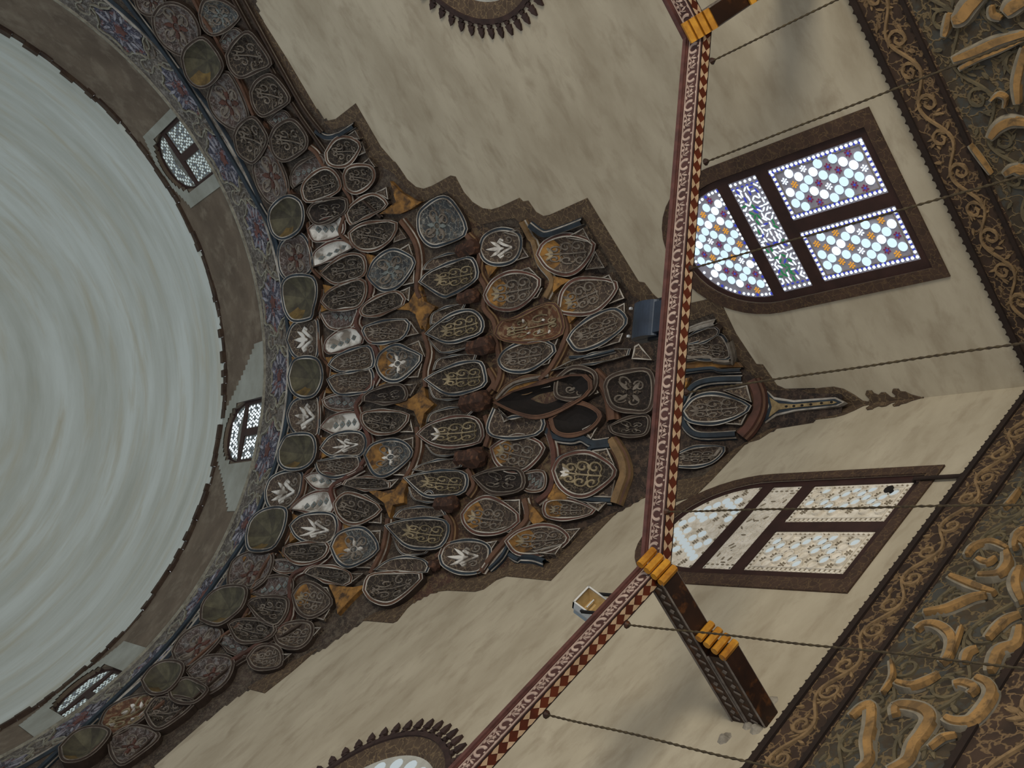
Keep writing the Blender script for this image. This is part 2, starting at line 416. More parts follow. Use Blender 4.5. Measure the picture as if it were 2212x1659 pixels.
def big_window(name, M, lab, lit, dx):
    rnd = random.Random(5)
    root = thing(name, M(3.45, 11.25, 0), lab, None, kind='structure')
    holes_plate('window_border', win_out(), [win_in()], M, 0.0, 0.03, M_bordpl, root)
    dep = -0.025
    lights = [('rect', 2.40 - dx, 3.34 - dx, 11.60, 13.45), ('rect', 3.56 - dx, 4.50 - dx, 11.60, 13.45), ('sticks', 2.38 - dx, 4.50 - dx, 13.70, 14.33)]
    ar = arch(2.36 - dx, 4.50 - dx, 14.57, 14.60, 15.92); ar = [p for p in ar]
    holes_plate('window_frame', [(2.2, 11.43), (4.64, 11.43), (4.64, 14.45)] + [p for p in arch(2.2, 4.64, 11.43, 14.45, 16.04)[1:-1]][1:] + [(2.2, 14.45)] if False else arch(2.2, 4.64, 11.43, 14.45, 16.04),
                [[(x0, z0), (x1, z0), (x1, z1), (x0, z1)] for _, x0, x1, z0, z1 in lights] + [ar], M, dep - .08, dep, M_frame, root)
    gm = [M_gw, M_gb, M_gr, M_go, M_gg, M_gl] if lit else [M_plb, M_gk, M_gk, M_gk, M_plb, M_gp]
    pl = M_plw if lit else M_plb
    for st, x0, x1, z0, z1 in lights:
        p = Bag(); p.box(M(x0 - .01, z0 - .01, dep - .05), M(x1 - x0 + .02, 0, 0) - M(0, 0, 0), M(0, z1 - z0 + .02, 0) - M(0, 0, 0), M(0, 0, .03) - M(0, 0, 0))
        po = p.obj('stucco_pane', pl, root)
        g = Bag(); MM = (lambda D: (lambda u, v, h: M(u, v, h + D)))(dep - .02)
        fill_glass(g, MM, lambda x, z: True, x0, x1, z0, z1, st, rnd)
        if not lit and st == 'rect':   # raised rings round each disc
            add_rings(g, MM, x0, x1, z0, z1)
        if lit and st == 'rect': add_lines(g, MM, x0, x1, z0, z1, 6)
        g.obj('glass_pieces', gm + [M_plb if not lit else M_gk], po)
    p = Bag(); p.plate(shrink(ar, -.01), M, dep - .05, dep - .02); po = p.obj('stucco_pane', pl, root)
    g = Bag(); MM = (lambda D: (lambda u, v, h: M(u, v, h + D)))(dep - .02)
    fi = point_in(shrink(ar, .17)); fill_glass(g, MM, fi, 2.36 - dx, 4.50 - dx, 14.6, 15.9, 'arch', rnd)
    q = shrink(ar, .06); L = []
    for i in range(len(q)):
        a, c = q[i], q[(i + 1) % len(q)]; n = max(1, int(math.hypot(c[0] - a[0], c[1] - a[1]) / .085))
        for k in range(n): L.append((a[0] + (c[0] - a[0]) * k / n, a[1] + (c[1] - a[1]) * k / n))
    for i, (x, z) in enumerate(L): disc(g, MM, x, z, .026, .026, 0, .014, 0 if i % 4 else 1, 8)
    if lit: pass
    g.obj('glass_pieces', gm + [M_plb if not lit else M_gk], po)
    # dark wooden reveal
    hole = shrink(win_in(), .012); k = len(hole); rv = Bag()
    rv.add([M(p[0], p[1], 0.0) for p in hole] + [M(p[0], p[1], dep - .1) for p in hole], [(i, (i + 1) % k, k + (i + 1) % k, k + i) for i in range(k)])
    rv.obj('reveal', M_frame, root)
    return root
def add_lines(g, M, x0, x1, z0, z1, mi):
    e = .105
    r = [(x0 + e, z0 + e), (x1 - e, z0 + e), (x1 - e, z1 - e), (x0 + e, z1 - e)]
    g.ribbon(r, .012, M, .014, 0, mi, mi, True)
def add_rings(g, M, x0, x1, z0, z1):
    e = .105; r = [(x0 + e, z0 + e), (x1 - e, z0 + e), (x1 - e, z1 - e), (x0 + e, z1 - e)]
    g.ribbon(r, .02, M, .02, 0, 6, 6, True)
    s = 0.2; row = 0; z = z0 + .2; cx = (x0 + x1) / 2
    while z < z1 - .13:
        off = 0 if row % 2 == 0 else s / 2
        for k in range(-8, 9):
            x = cx + k * s + off
            if x < x0 + .17 or x > x1 - .17: continue
            if (k + (row // 2) + (row % 2) * 2) % 3: g.ribbon([(x + .09 * math.cos(t * PI / 6), z + .09 * math.sin(t * PI / 6)) for t in range(12)], .02, M, .045, 0, 6, 6, True)
        z += s * .72; row += 1
w1 = big_window('window_1', MA, 'arched stained glass window glowing white and blue in the right wall, dark brown border', True, 0.02)
w2 = big_window('window_2', MB, 'arched window of white stucco lattice with pale blue discs in the left wall', False, 0.05)
_p = on_plane((1922, 1061), 1, -.03); _b = Bag(); disc(_b, MB, _p.x, _p.z, .085, .075, -.05, .012, 0, 14); _b.obj('missing_glass', M_black, w2)  # black disc stands in for the dark of an open hole
# drum windows
def drum_window(name, az, lab, lit):
    a0 = math.radians(az); M = lambda u, v, h: Vector((H - (DR + .12 - h) * math.cos(a0 + u / DR), H - (DR + .12 - h) * math.sin(a0 + u / DR), v))
    root = thing(name, M(0, 29.75, 0), lab, None, kind='structure')
    hw = .86; A = arch(-hw, hw, 29.75, 31.75, 32.95)
    top = arch(-.8, .8, 31.82, 31.84, 32.88)
    ls = [(-.78, -.1), (.1, .78)]
    holes_plate('window_frame', A, [[(x0, 29.9), (x1, 29.9), (x1, 31.62), (x0, 31.62)] for x0, x1 in ls] + [top], M, -.06, .02, M_frame, root)
    g = [M_gw if lit == 1 else mat('glass_silver_lit', (190, 205, 205), emit=0.62), mat('drum_stucco', (128, 128, 122), (88, 88, 80), 8), mat('drum_glass_dim', (120, 132, 140), emit=.35)]
    rnd = random.Random(az)
    for x0, x1 in ls:
        p = Bag(); p.plate([(x0 - .01, 29.89), (x1 + .01, 29.89), (x1 + .01, 31.63), (x0 - .01, 31.63)], M, -.05, -.02); po = p.obj('stucco_pane', g[1], root)
        q = Bag(); MM = lambda u, v, h: M(u, v, h - .02)
        r = 0
        for z in frange(29.98, 31.54, .12):
            for x in frange(x0 + .06 + (.04 if r % 2 else 0), x1 - .1 + (.04 if r % 2 else 0), .11): disc(q, MM, x, z, .036, .05, 0, .01, 0 if rnd.random() < .7 else 2, 8)
            r += 1
        q.obj('glass_pieces', g, po)
    p = Bag(); p.plate(shrink(top, -.01), M, -.05, -.02); po = p.obj('stucco_pane', g[1], root)
    q = Bag(); fi = point_in(shrink(top, .05)); r = 0
    for z in frange(31.9, 32.85, .13):
        for x in frange(-.8, .8, .115):
            xx = x + (.057 if r % 2 else 0)
            if fi(xx, z): disc(q, lambda u, v, h: M(u, v, h - .02), xx, z, .046, .055, 0, .01, 0 if rnd.random() < .8 else 2, 8)
        r += 1
    q.obj('glass_pieces', g, po)
    b2 = Bag(); k = len(A); b2.add([M(p[0] * 1.02, p[1], .12) for p in A] + [M(p[0], p[1], 0) for p in A], [(i, (i + 1) % k, k + (i + 1) % k, k + i) for i in range(k)]); b2.obj('reveal', M_frame, root)
drum_window('window_3', 0, 'uppermost small arched drum window beside the dome, over the right wall', 0)
drum_window('window_4', 45, 'brightest small arched drum window beside the dome, over the corner', 1)
drum_window('window_5', 90, 'small arched drum window beside the dome at the bottom left of the photo', 0)
for nm, az in (('window_8', 135), ('window_9', -45)): drum_window(nm, az, 'small arched drum window beside the dome, past the photo edge', 0)
# round windows
def oculus(name, M, lab):
    c = (10.5, 16.85); root = thing(name, M(c[0], c[1] - 1.8, 0), lab, None, kind='structure')
    MC = lambda u, v, h: M(c[0] + u, c[1] + v, h)
    mcr = mat('dark_cresting', (62, 46, 42), (44, 32, 30), 4)
    holes_plate('ring', circ(0, 0, 1.86, 72), [circ(0, 0, 1.76, 72)], MC, -.02, .05, mcr, root)
    n = 50
    for i in range(n):
        a = 2 * PI * i / n; e, f = (math.cos(a), math.sin(a)), (-math.sin(a), math.cos(a))
        prof2 = [(1.84, .05), (1.9, .05), (1.91, .025), (1.935, .03), (1.94, .075), (2.0, .055), (2.03, .06), (2.13, 0)]
        pts = [(e[0] * r + f[0] * w, e[1] * r + f[1] * w) for r, w in prof2] + [(e[0] * r - f[0] * w, e[1] * r - f[1] * w) for r, w in prof2[::-1][1:]]
        s = Bag(); s.plate(pts, MC, 0, .05); s.obj('crest_spike', mcr, root)
    # splayed reveal
    rv = Bag(); N = 72
    rings = [(1.77, .03), (1.75, .0), (1.56, -.06), (1.5, -.12)]
    vs = [MC(r * math.cos(2 * PI * i / N), r * math.sin(2 * PI * i / N), h) for r, h in rings for i in range(N)]
    rv.add(vs, [(j * N + i, j * N + (i + 1) % N, (j + 1) * N + (i + 1) % N, (j + 1) * N + i) for j in range(3) for i in range(N)])
    rv.obj('reveal', M_bord, root)
    g = Bag(); g.plate(circ(0, 0, 1.53, 60), MC, -.2, -.12); po = g.obj('stucco_pane', mat('oculus_stucco', (176, 176, 168), (150, 148, 140), 3), root)
    q = Bag()
    for r, k in ((1.3, 22), (1.0, 17), (.7, 12), (.4, 7), (0, 1)):
        for i in range(k):
            a = 2 * PI * i / k; disc(q, MC, r * math.cos(a), r * math.sin(a), .12, .12, -.12, -.105, 0, 12)
    q.obj('glass_pieces', M_gp, po)
oculus('window_6', MA, 'round window ringed by dark spikes, cut by the top edge of the photo')
oculus('window_7', MB, 'round window ringed by dark spikes, at the bottom edge on the left wall')

# ================================================================== MUQARNAS
T = {'1': (0, 0, 740 / 2192), '2': (500, 200, 600 / 2212), '3': (500, 600, 600 / 2212), '4': (500, 1000, 600 / 2212), '5': (900, 400, 600 / 2212),
     '6': (900, 800, 600 / 2212), '7': (0, 1200, 700 / 2212), '8': (1400, 600, 600 / 2212), '9': (1200, 650, 450 / 1659), '0': (0, 0, 1)}
def tp(t, pts):
    ox, oy, s = T[t]; return [(ox + x * s, oy + y * s) for x, y in pts]
def leaf(b, M, x, y, a, l, w, h, mi, h0=0.0):
    pts = [(x + l * t * math.cos(a), y + l * t * math.sin(a)) for t in (0, .25, .5, .8, 1)]
    b.ribbon(pts, [w * .3, w * .85, w, w * .6, w * .1], M, h, h0, mi)
def spiral(cx, cy, r0, r1, a0, turns, n=13):
    return [(cx + (r0 + (r1 - r0) * i / n) * math.cos(a0 + turns * 2 * PI * i / n), cy + (r0 + (r1 - r0) * i / n) * math.sin(a0 + turns * 2 * PI * i / n)) for i in range(n + 1)]
def arabesque(b, M, hw, hh, style, mi, mj, rnd):
    """mirrored scrollwork in a panel of half width hw, half height hh"""
    S = lambda P: [(x * hw, y * hh) for x, y in P]
    w = 0.09 * min(hw, hh) * 1.5; h = 0.03
    if style == 'tall':
        b.ribbon(S([(0, -.85), (0, -.4), (0, 0), (0, .4), (0, .75)]), w * .8, M, h, 0, mi)
        for y0 in (-.5, .02, .48):
            sc = 1 - max(0, y0) * .55
            for sx in (1, -1):
                P = [(sx * x, y) for x, y in spiral(.40 * sc, y0, .34 * sc, .06, -PI * .75, 1.25)]
                b.ribbon(S([(0, y0 - .3)] + P), [w * .5] + [w * (.6 + .5 * (i / 14)) for i in range(14)], M, h, 0, mi)
                leaf(b, M, sx * .3 * sc * hw, (y0 + .2) * hh, PI / 2 - sx * 1.0, .26 * hw, w * 1.6, h, mi)
        for a in (-.7, 0, .7): leaf(b, M, 0, .55 * hh, PI / 2 + a, .3 * hh, w * 2, h, mj)
    elif style == 'round':
        for j in range(8):
            a = PI / 4 * j + .2; leaf(b, M, .18 * hw * math.cos(a), .18 * hh * math.sin(a), math.atan2(hh * math.sin(a), hw * math.cos(a)), .6 * min(hw, hh) * (1 if j % 2 else .75), w * 1.9, h, mi if j % 2 else mj)
        b.ribbon(S([(.2 * math.cos(t * PI / 5), .2 * math.sin(t * PI / 5)) for t in range(10)]), w * .6, M, h, 0, mj, None, True)
        for sx in (1, -1):
            b.ribbon(S([(sx * x, y) for x, y in spiral(.45, .35, .3, .08, -1.5, 1.1)]), w * .7, M, h, 0, mi)
            b.ribbon(S([(sx * x, y) for x, y in spiral(.42, -.4, .3, .08, 1.5, -1.1)]), w * .7, M, h, 0, mi)
    elif style == 'lily':
        for sx in (1, -1):
            b.ribbon(S([(0, -.6), (sx * .25, -.1), (sx * .5, .2), (sx * .62, .05), (sx * .5, -.12)]), [w, w * 1.6, w * 2.2, w * 1.4, w], M, h, 0, mi)
            b.ribbon(S([(sx * x, y) for x, y in spiral(.55, -.45, .26, .05, 2, 1.2)]), w * .9, M, h, 0, mj)
            leaf(b, M, sx * .1 * hw, .1 * hh, PI / 2 - sx * .5, .55 * hh, w * 2, h, mi)
        leaf(b, M, 0, -.1 * hh, PI / 2, .9 * hh, w * 2.4, h, mi)
    elif style == 'loz':
        for k in range(-1, 3):
            x = (k - .5) * .42; r = .2
            P = [(x, -r * 1.9), (x + r * .85, 0), (x, r * 1.9), (x - r * .85, 0)]
            b.plate(S(P), M, 0, h * .7, mi); b.plate(S([(x + (p[0] - x) * .35, p[1] * .35) for p in P]), M, h * .7, h, mj)
    elif style == 'fleck':
        for sx in (1, -1):
            for k, (x, y, r0, t0) in enumerate(((.45, .35, .3, 2.0), (.5, -.3, .32, -1.0), (.2, -.75, .2, .5), (.18, .7, .18, 2.6))):
                b.ribbon(S([(sx * u, v) for u, v in spiral(x, y, r0, .06, t0, 1.1, 11)]), w * .8, M, h + .002 * k, 0, mi)
            for k in range(4):
                x, y = rnd.uniform(.1, .7), rnd.uniform(-.7, .7); leaf(b, M, sx * x * hw, y * hh, rnd.uniform(0, PI), .3 * hw, w * 1.5, h + .012, mj)
        b.ribbon(S([(0, -.8), (0, 0), (0, .7)]), w * .6, M, h + .01, 0, mi)
# kinds: ground, [rim materials], scroll style, scroll mats, recess, special
KIND = {
 'R': (M_rose, (M_pale, M_blue), 'round', (M_grey, M_red), .10, None),
 'S': (M_olive, (M_pale, M_blue), 'shell', (M_ochre, M_olive2), .26, M_ochred),
 'D': (M_dark, (M_pale, M_edge), 'fleck', (M_grey, M_dark), .16, None),
 'W': (M_white, (M_pale, M_red), 'loz', (M_diam, M_grey), .08, None),
 'P': (M_rose, (M_pale, M_edge), 'loz', (M_diam, M_grey), .08, None),
 'L': (M_brn, (M_pale, M_blue), 'lily', (M_white, M_grey), .10, None),
 'A': (M_dark, (M_pale, M_blue), 'tall', (M_gold, M_gold), .14, None),
 'Q': (M_dark, (M_pale, M_red), 'tall', (M_gold, M_white), .14, None),
 'B': (M_bluegr, (M_pale, M_blue), 'round', (M_grey, M_diam), .10, None),
 'C': (M_bluegr, (M_pale, M_blue), 'round', (M_grey, M_white), .12, M_ochre),
 'G': (M_brn, (M_pale, M_red), 'tall', (M_grey, M_gold), .12, M_ochre),
 'N': (M_brn, (M_pale, M_blue), 'tall', (M_grey, M_grey), .12, None),
 'K': (M_black, (M_edge, M_edge), None, None, .2, None),  # shallow cell, black colour stands in for the dark of a deep hole
 'V': (M_panelshade, (M_dimline, M_edged), 'round', (M_dimline, M_dark), .2, None),
 'E': (M_rust, (M_tan, M_red), 'fleck', (M_gold, M_white), .12, M_rust),
 'F': (M_brn, (M_pale, M_blue), None, None, .22, None),
 'Y': (M_ochre, (M_tan, M_edge), None, None, .05, None),
}
NAME = {'R': 'niche', 'S': 'shell_niche', 'D': 'niche', 'W': 'lozenge_panel', 'P': 'lozenge_panel', 'L': 'niche', 'A': 'arched_niche', 'Q': 'arched_niche', 'B': 'niche', 'C': 'niche', 'G': 'niche',
        'N': 'niche', 'K': 'cavity', 'V': 'niche', 'E': 'niche', 'F': 'flank_panel', 'Y': 'flank_panel'}
def normal_at(P, kind):
    if kind == 'A': return Vector((1, 0, -.12)).normalized()
    if kind == 'B': return Vector((0, 1, -.12)).normalized()
    d = Vector((H - P.x, H - P.y, 0)).normalized(); return (d + Vector((0, 0, -.45))).normalized()
def cell(kind, tile, pts, parent, rnd, sharp=True):
    px = crom(tp(tile, pts), True, 5, (0,) if sharp else ())
    P = []; kinds = []
    for q in px:
        X, k = on_shell(q); P.append(X); kinds.append(k)
    kd = max(set(kinds), key=kinds.count)
    c = sum(P, Vector()) / len(P); n = normal_at(c, kd)
    ap = P[0] - c; t = (ap - n * ap.dot(n)).normalized()
    # keep axis upright-ish: apex direction
    s = t.cross(n)
    loc = [((p - c).dot(s), (p - c).dot(t), (p - c).dot(n)) for p in P]
    N = 40; rho = []
    m = len(loc)
    for i in range(N):
        a = PI / 2 + 2 * PI * i / N; dx, dy = math.cos(a), math.sin(a); best = None
        for j in range(m):
            x1, y1, n1 = loc[j]; x2, y2, n2 = loc[(j + 1) % m]
            ex, ey = x2 - x1, y2 - y1; den = dx * ey - dy * ex
            if abs(den) < 1e-12: continue
            r = (x1 * ey - y1 * ex) / den; u = (x1 * dy - y1 * dx) / den
            if r > 0 and -1e-6 <= u <= 1 + 1e-6 and (best is None or r > best[0]): best = (r, n1 + (n2 - n1) * u)
        rho.append(best or (0.1, 0.0))
    ground, rims, style, smats, D, apexm = KIND[kind]
    cpx = sum(q[0] for q in px) / len(px); cpy = sum(q[1] for q in px) / len(px)
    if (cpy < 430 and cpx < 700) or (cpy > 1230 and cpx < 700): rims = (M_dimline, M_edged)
    av = sum(r for r, _ in rho) / N; D = D * min(1.6, av / .3) * .5
    def rn(a):
        f = ((a - PI / 2) / (2 * PI) * N) % N; i = int(f); w = f - i; A, B_ = rho[i % N], rho[(i + 1) % N]
        return A[0] + (B_[0] - A[0]) * w, A[1] + (B_[1] - A[1]) * w
    rim = 0.05
    def M(u, v, h):
        l = math.hypot(u, v)
        if l < 1e-6: k, nn = 0, 0
        else:
            r, nn = rn(math.atan2(v, u)); k = l / r
            if k > .96: u *= .96 / k; v *= .96 / k; k = .96
        return c + s * u + t * v + n * (nn * k + D * k * k + rim * k ** 4 + .03 + h)
    b = Bag(); ks = [.3, .55, .78, .92, 1.0]; vs = [c + n * .03]
    for k in ks:
        for i in range(N):
            a = PI / 2 + 2 * PI * i / N; r, nn = rho[i]
            vs.append(c + s * (r * k * math.cos(a)) + t * (r * k * math.sin(a)) + n * (nn * k + D * k * k + rim * k ** 4 + .03))
    def mi(k, i):
        if style == 'shell': return 2 if (k > .6 and (4 < i < 12)) else (1 if (i // 4) % 2 else 0)
        if apexm and k > .5 and (i < 5 or i > N - 6): return 1
        return 0
    for i in range(N): b.add([vs[0], vs[1 + i], vs[1 + (i + 1) % N]], [(0, 1, 2)], mi(.3, i))
    for j in range(len(ks) - 1):
        for i in range(N):
            q = [vs[1 + j * N + i], vs[1 + (j + 1) * N + i], vs[1 + (j + 1) * N + (i + 1) % N], vs[1 + j * N + (i + 1) % N]]
            b.add(q, [(0, 1, 2, 3)], mi(ks[j + 1], i))
    second = smats[1] if style == 'shell' else (apexm or ground)
    o = b.obj(NAME[kind], [ground, second, M_ochred], parent)
    # rim: thin pale line, coloured band, thin pale line
    R = Bag()
    def ring(d0, d1, h0, h1, m_):
        vv = []
        for i in range(N):
            a = PI / 2 + 2 * PI * i / N; r, nn = rho[i]
            for d, h in ((d0, h0), (d0, h1), (d1, h1), (d1, h0 - .12 - D)):
                rr = r + d; vv.append(c + s * (rr * math.cos(a)) + t * (rr * math.sin(a)) + n * (nn + rim + D + h))
        for e in range(3): R.add(vv, [(4 * i + e, 4 * ((i + 1) % N) + e, 4 * ((i + 1) % N) + e + 1, 4 * i + e + 1) for i in range(N)], 2 if e == 2 else m_)
    lw = min(.021, av * .07); bw = min(.05, av * .16)
    ring(-lw * .3, lw, -.02, .035, 0); ring(lw, lw + bw, .0, .022, 1); ring(lw + bw, lw * 1.8 + bw, -.03, .032, 0)
    R.obj('niche_rim', list(rims) + [M_edged], o)
    if style and style != 'shell':
        hw = min(abs(rn(0)[0]), abs(rn(PI)[0])) * 1.02; hh = min(rn(PI / 2)[0], rn(-PI / 2)[0]) * .98
        if style == 'loz':   # lozenges run across the long axis
            q = Bag(); L_ = rn(PI / 2)[0] + rn(-PI / 2)[0]; W_ = rn(0)[0] + rn(PI)[0]
            if L_ > W_: arabesque(q, lambda u, v, h: M(-v, u, h), hh, hw, style, 0, 1, rnd)
            else: arabesque(q, M, hw, hh, style, 0, 1, rnd)
        else:
            q = Bag(); arabesque(q, M, hw, hh, style, 0, 1, rnd)
        q.obj('relief_scrollwork', list(smats), o)
    return o
def tri(tile, pts, parent, fillm=None, line=True, name='triangle_panel'):
    px = []
    base = tp(tile, pts)
    for i in range(len(base)):
        a, c_ = base[i], base[(i + 1) % len(base)]
        for k in range(4): px.append((a[0] + (c_[0] - a[0]) * k / 4, a[1] + (c_[1] - a[1]) * k / 4))
    P = []; kk = []
    for q in px:
        X, k = on_shell(q); P.append(X); kk.append(k)
    c = sum(P, Vector()) / len(P); n = normal_at(c, max(set(kk), key=kk.count))
    N = len(P); b = Bag()
    up = [p + n * .13 for p in P]; inn = [p + (c - p) * min(.5, .03 / max((p - c).length, .03)) + n * .13 for p in P]; low = [p + (c - p) * min(.5, .03 / max((p - c).length, .03)) + n * .10 for p in P]; bas = [p - n * .06 for p in P]
    cc = c + n * .09
    vs = up + inn + low + bas + [cc]
    if line:
        b.add(vs, [(i, (i + 1) % N, N + (i + 1) % N, N + i) for i in range(N)] + [(N + i, N + (i + 1) % N, 2 * N + (i + 1) % N, 2 * N + i) for i in range(N)], 1)
        b.add(vs, [(2 * N + i, 2 * N + (i + 1) % N, 4 * N) for i in range(N)], 0)
    else:
        b.add(up + [c + n * .15], [(i, (i + 1) % N, N) for i in range(N)], 0)
    b.add(vs, [(3 * N + i, 3 * N + (i + 1) % N, (i + 1) % N, i) for i in range(N)], 0)
    return b.obj(name, [fillm or M_brn, M_pale], parent)
def mould(tile, pts, parent, mats, w=.09, hgt=.15, name='tier_moulding'):
    px = crom(tp(tile, pts), False, 4)
    P = []; N_ = []
    for q in px:
        X, k = on_shell(q); P.append(X); N_.append(normal_at(X, k))
    b = Bag(); k = len(P); vs = []
    for i in range(k):
        d = (P[min(i + 1, k - 1)] - P[max(i - 1, 0)]).normalized(); sd = d.cross(N_[i]).normalized()
        for o, h in ((1.5, -.05), (1.3, .5), (.9, .62), (.7, 1), (-.7, 1), (-.9, .62), (-1.3, .5), (-1.5, -.05)):
            vs.append(P[i] + sd * (o * w / 2) + N_[i] * (h * hgt))
    for e in range(7):
        b.add(vs, [(i * 8 + e, (i + 1) * 8 + e, (i + 1) * 8 + e + 1, i * 8 + e + 1) for i in range(k - 1)], 1 if e in (1, 5) else 0)
    return b.obj(name, list(mats), parent)

pend = thing('muqarnas_pendentive', (1.0, 1.0, 12.7), 'painted and carved stalactite pendentive filling the corner below the dome, tapering to a pointed pendant', 'pendentive')
pendR = thing('muqarnas_pendentive', (0.6, 18.0, 24.0), 'edge of the next pendentive, blue outlined, at the top left of the photo', 'pendentive')
pendL = thing('muqarnas_pendentive', (18.0, 0.6, 24.0), 'edge of the next stalactite pendentive at the bottom left corner of the photo', 'pendentive')
def shell_part(a0, a1, n, parent):
    b = Bag(); zs = [14.2 + .1 * i for i in range(0, 136)]; red = []; k = len(zs); vs = []; ok = []
    for i in range(n + 1):
        a = math.radians(a0 + (a1 - a0) * i / n)
        for z in zs:
            r = prof(z); x, y = H - r * math.cos(a), H - r * math.sin(a); ok.append(x > 0.0 and y > 0.0); vs.append(Vector((max(x, .004), max(y, .004), z)))
    b.add(vs, [(i * k + j, (i + 1) * k + j, (i + 1) * k + j + 1, i * k + j + 1) for i in range(n) for j in range(k - 1) if any(ok[q] for q in (i * k + j, (i + 1) * k + j, (i + 1) * k + j + 1, i * k + j + 1))])
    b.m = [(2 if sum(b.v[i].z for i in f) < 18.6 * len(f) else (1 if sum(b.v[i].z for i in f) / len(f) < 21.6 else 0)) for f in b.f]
    return b.obj('vault_shell', [M_shell, M_shell2, M_shellshade], parent, True)
shell_part(-4, 94, 196, pend); shell_part(-45, -4, 40, pendR); shell_part(94, 135, 40, pendL)

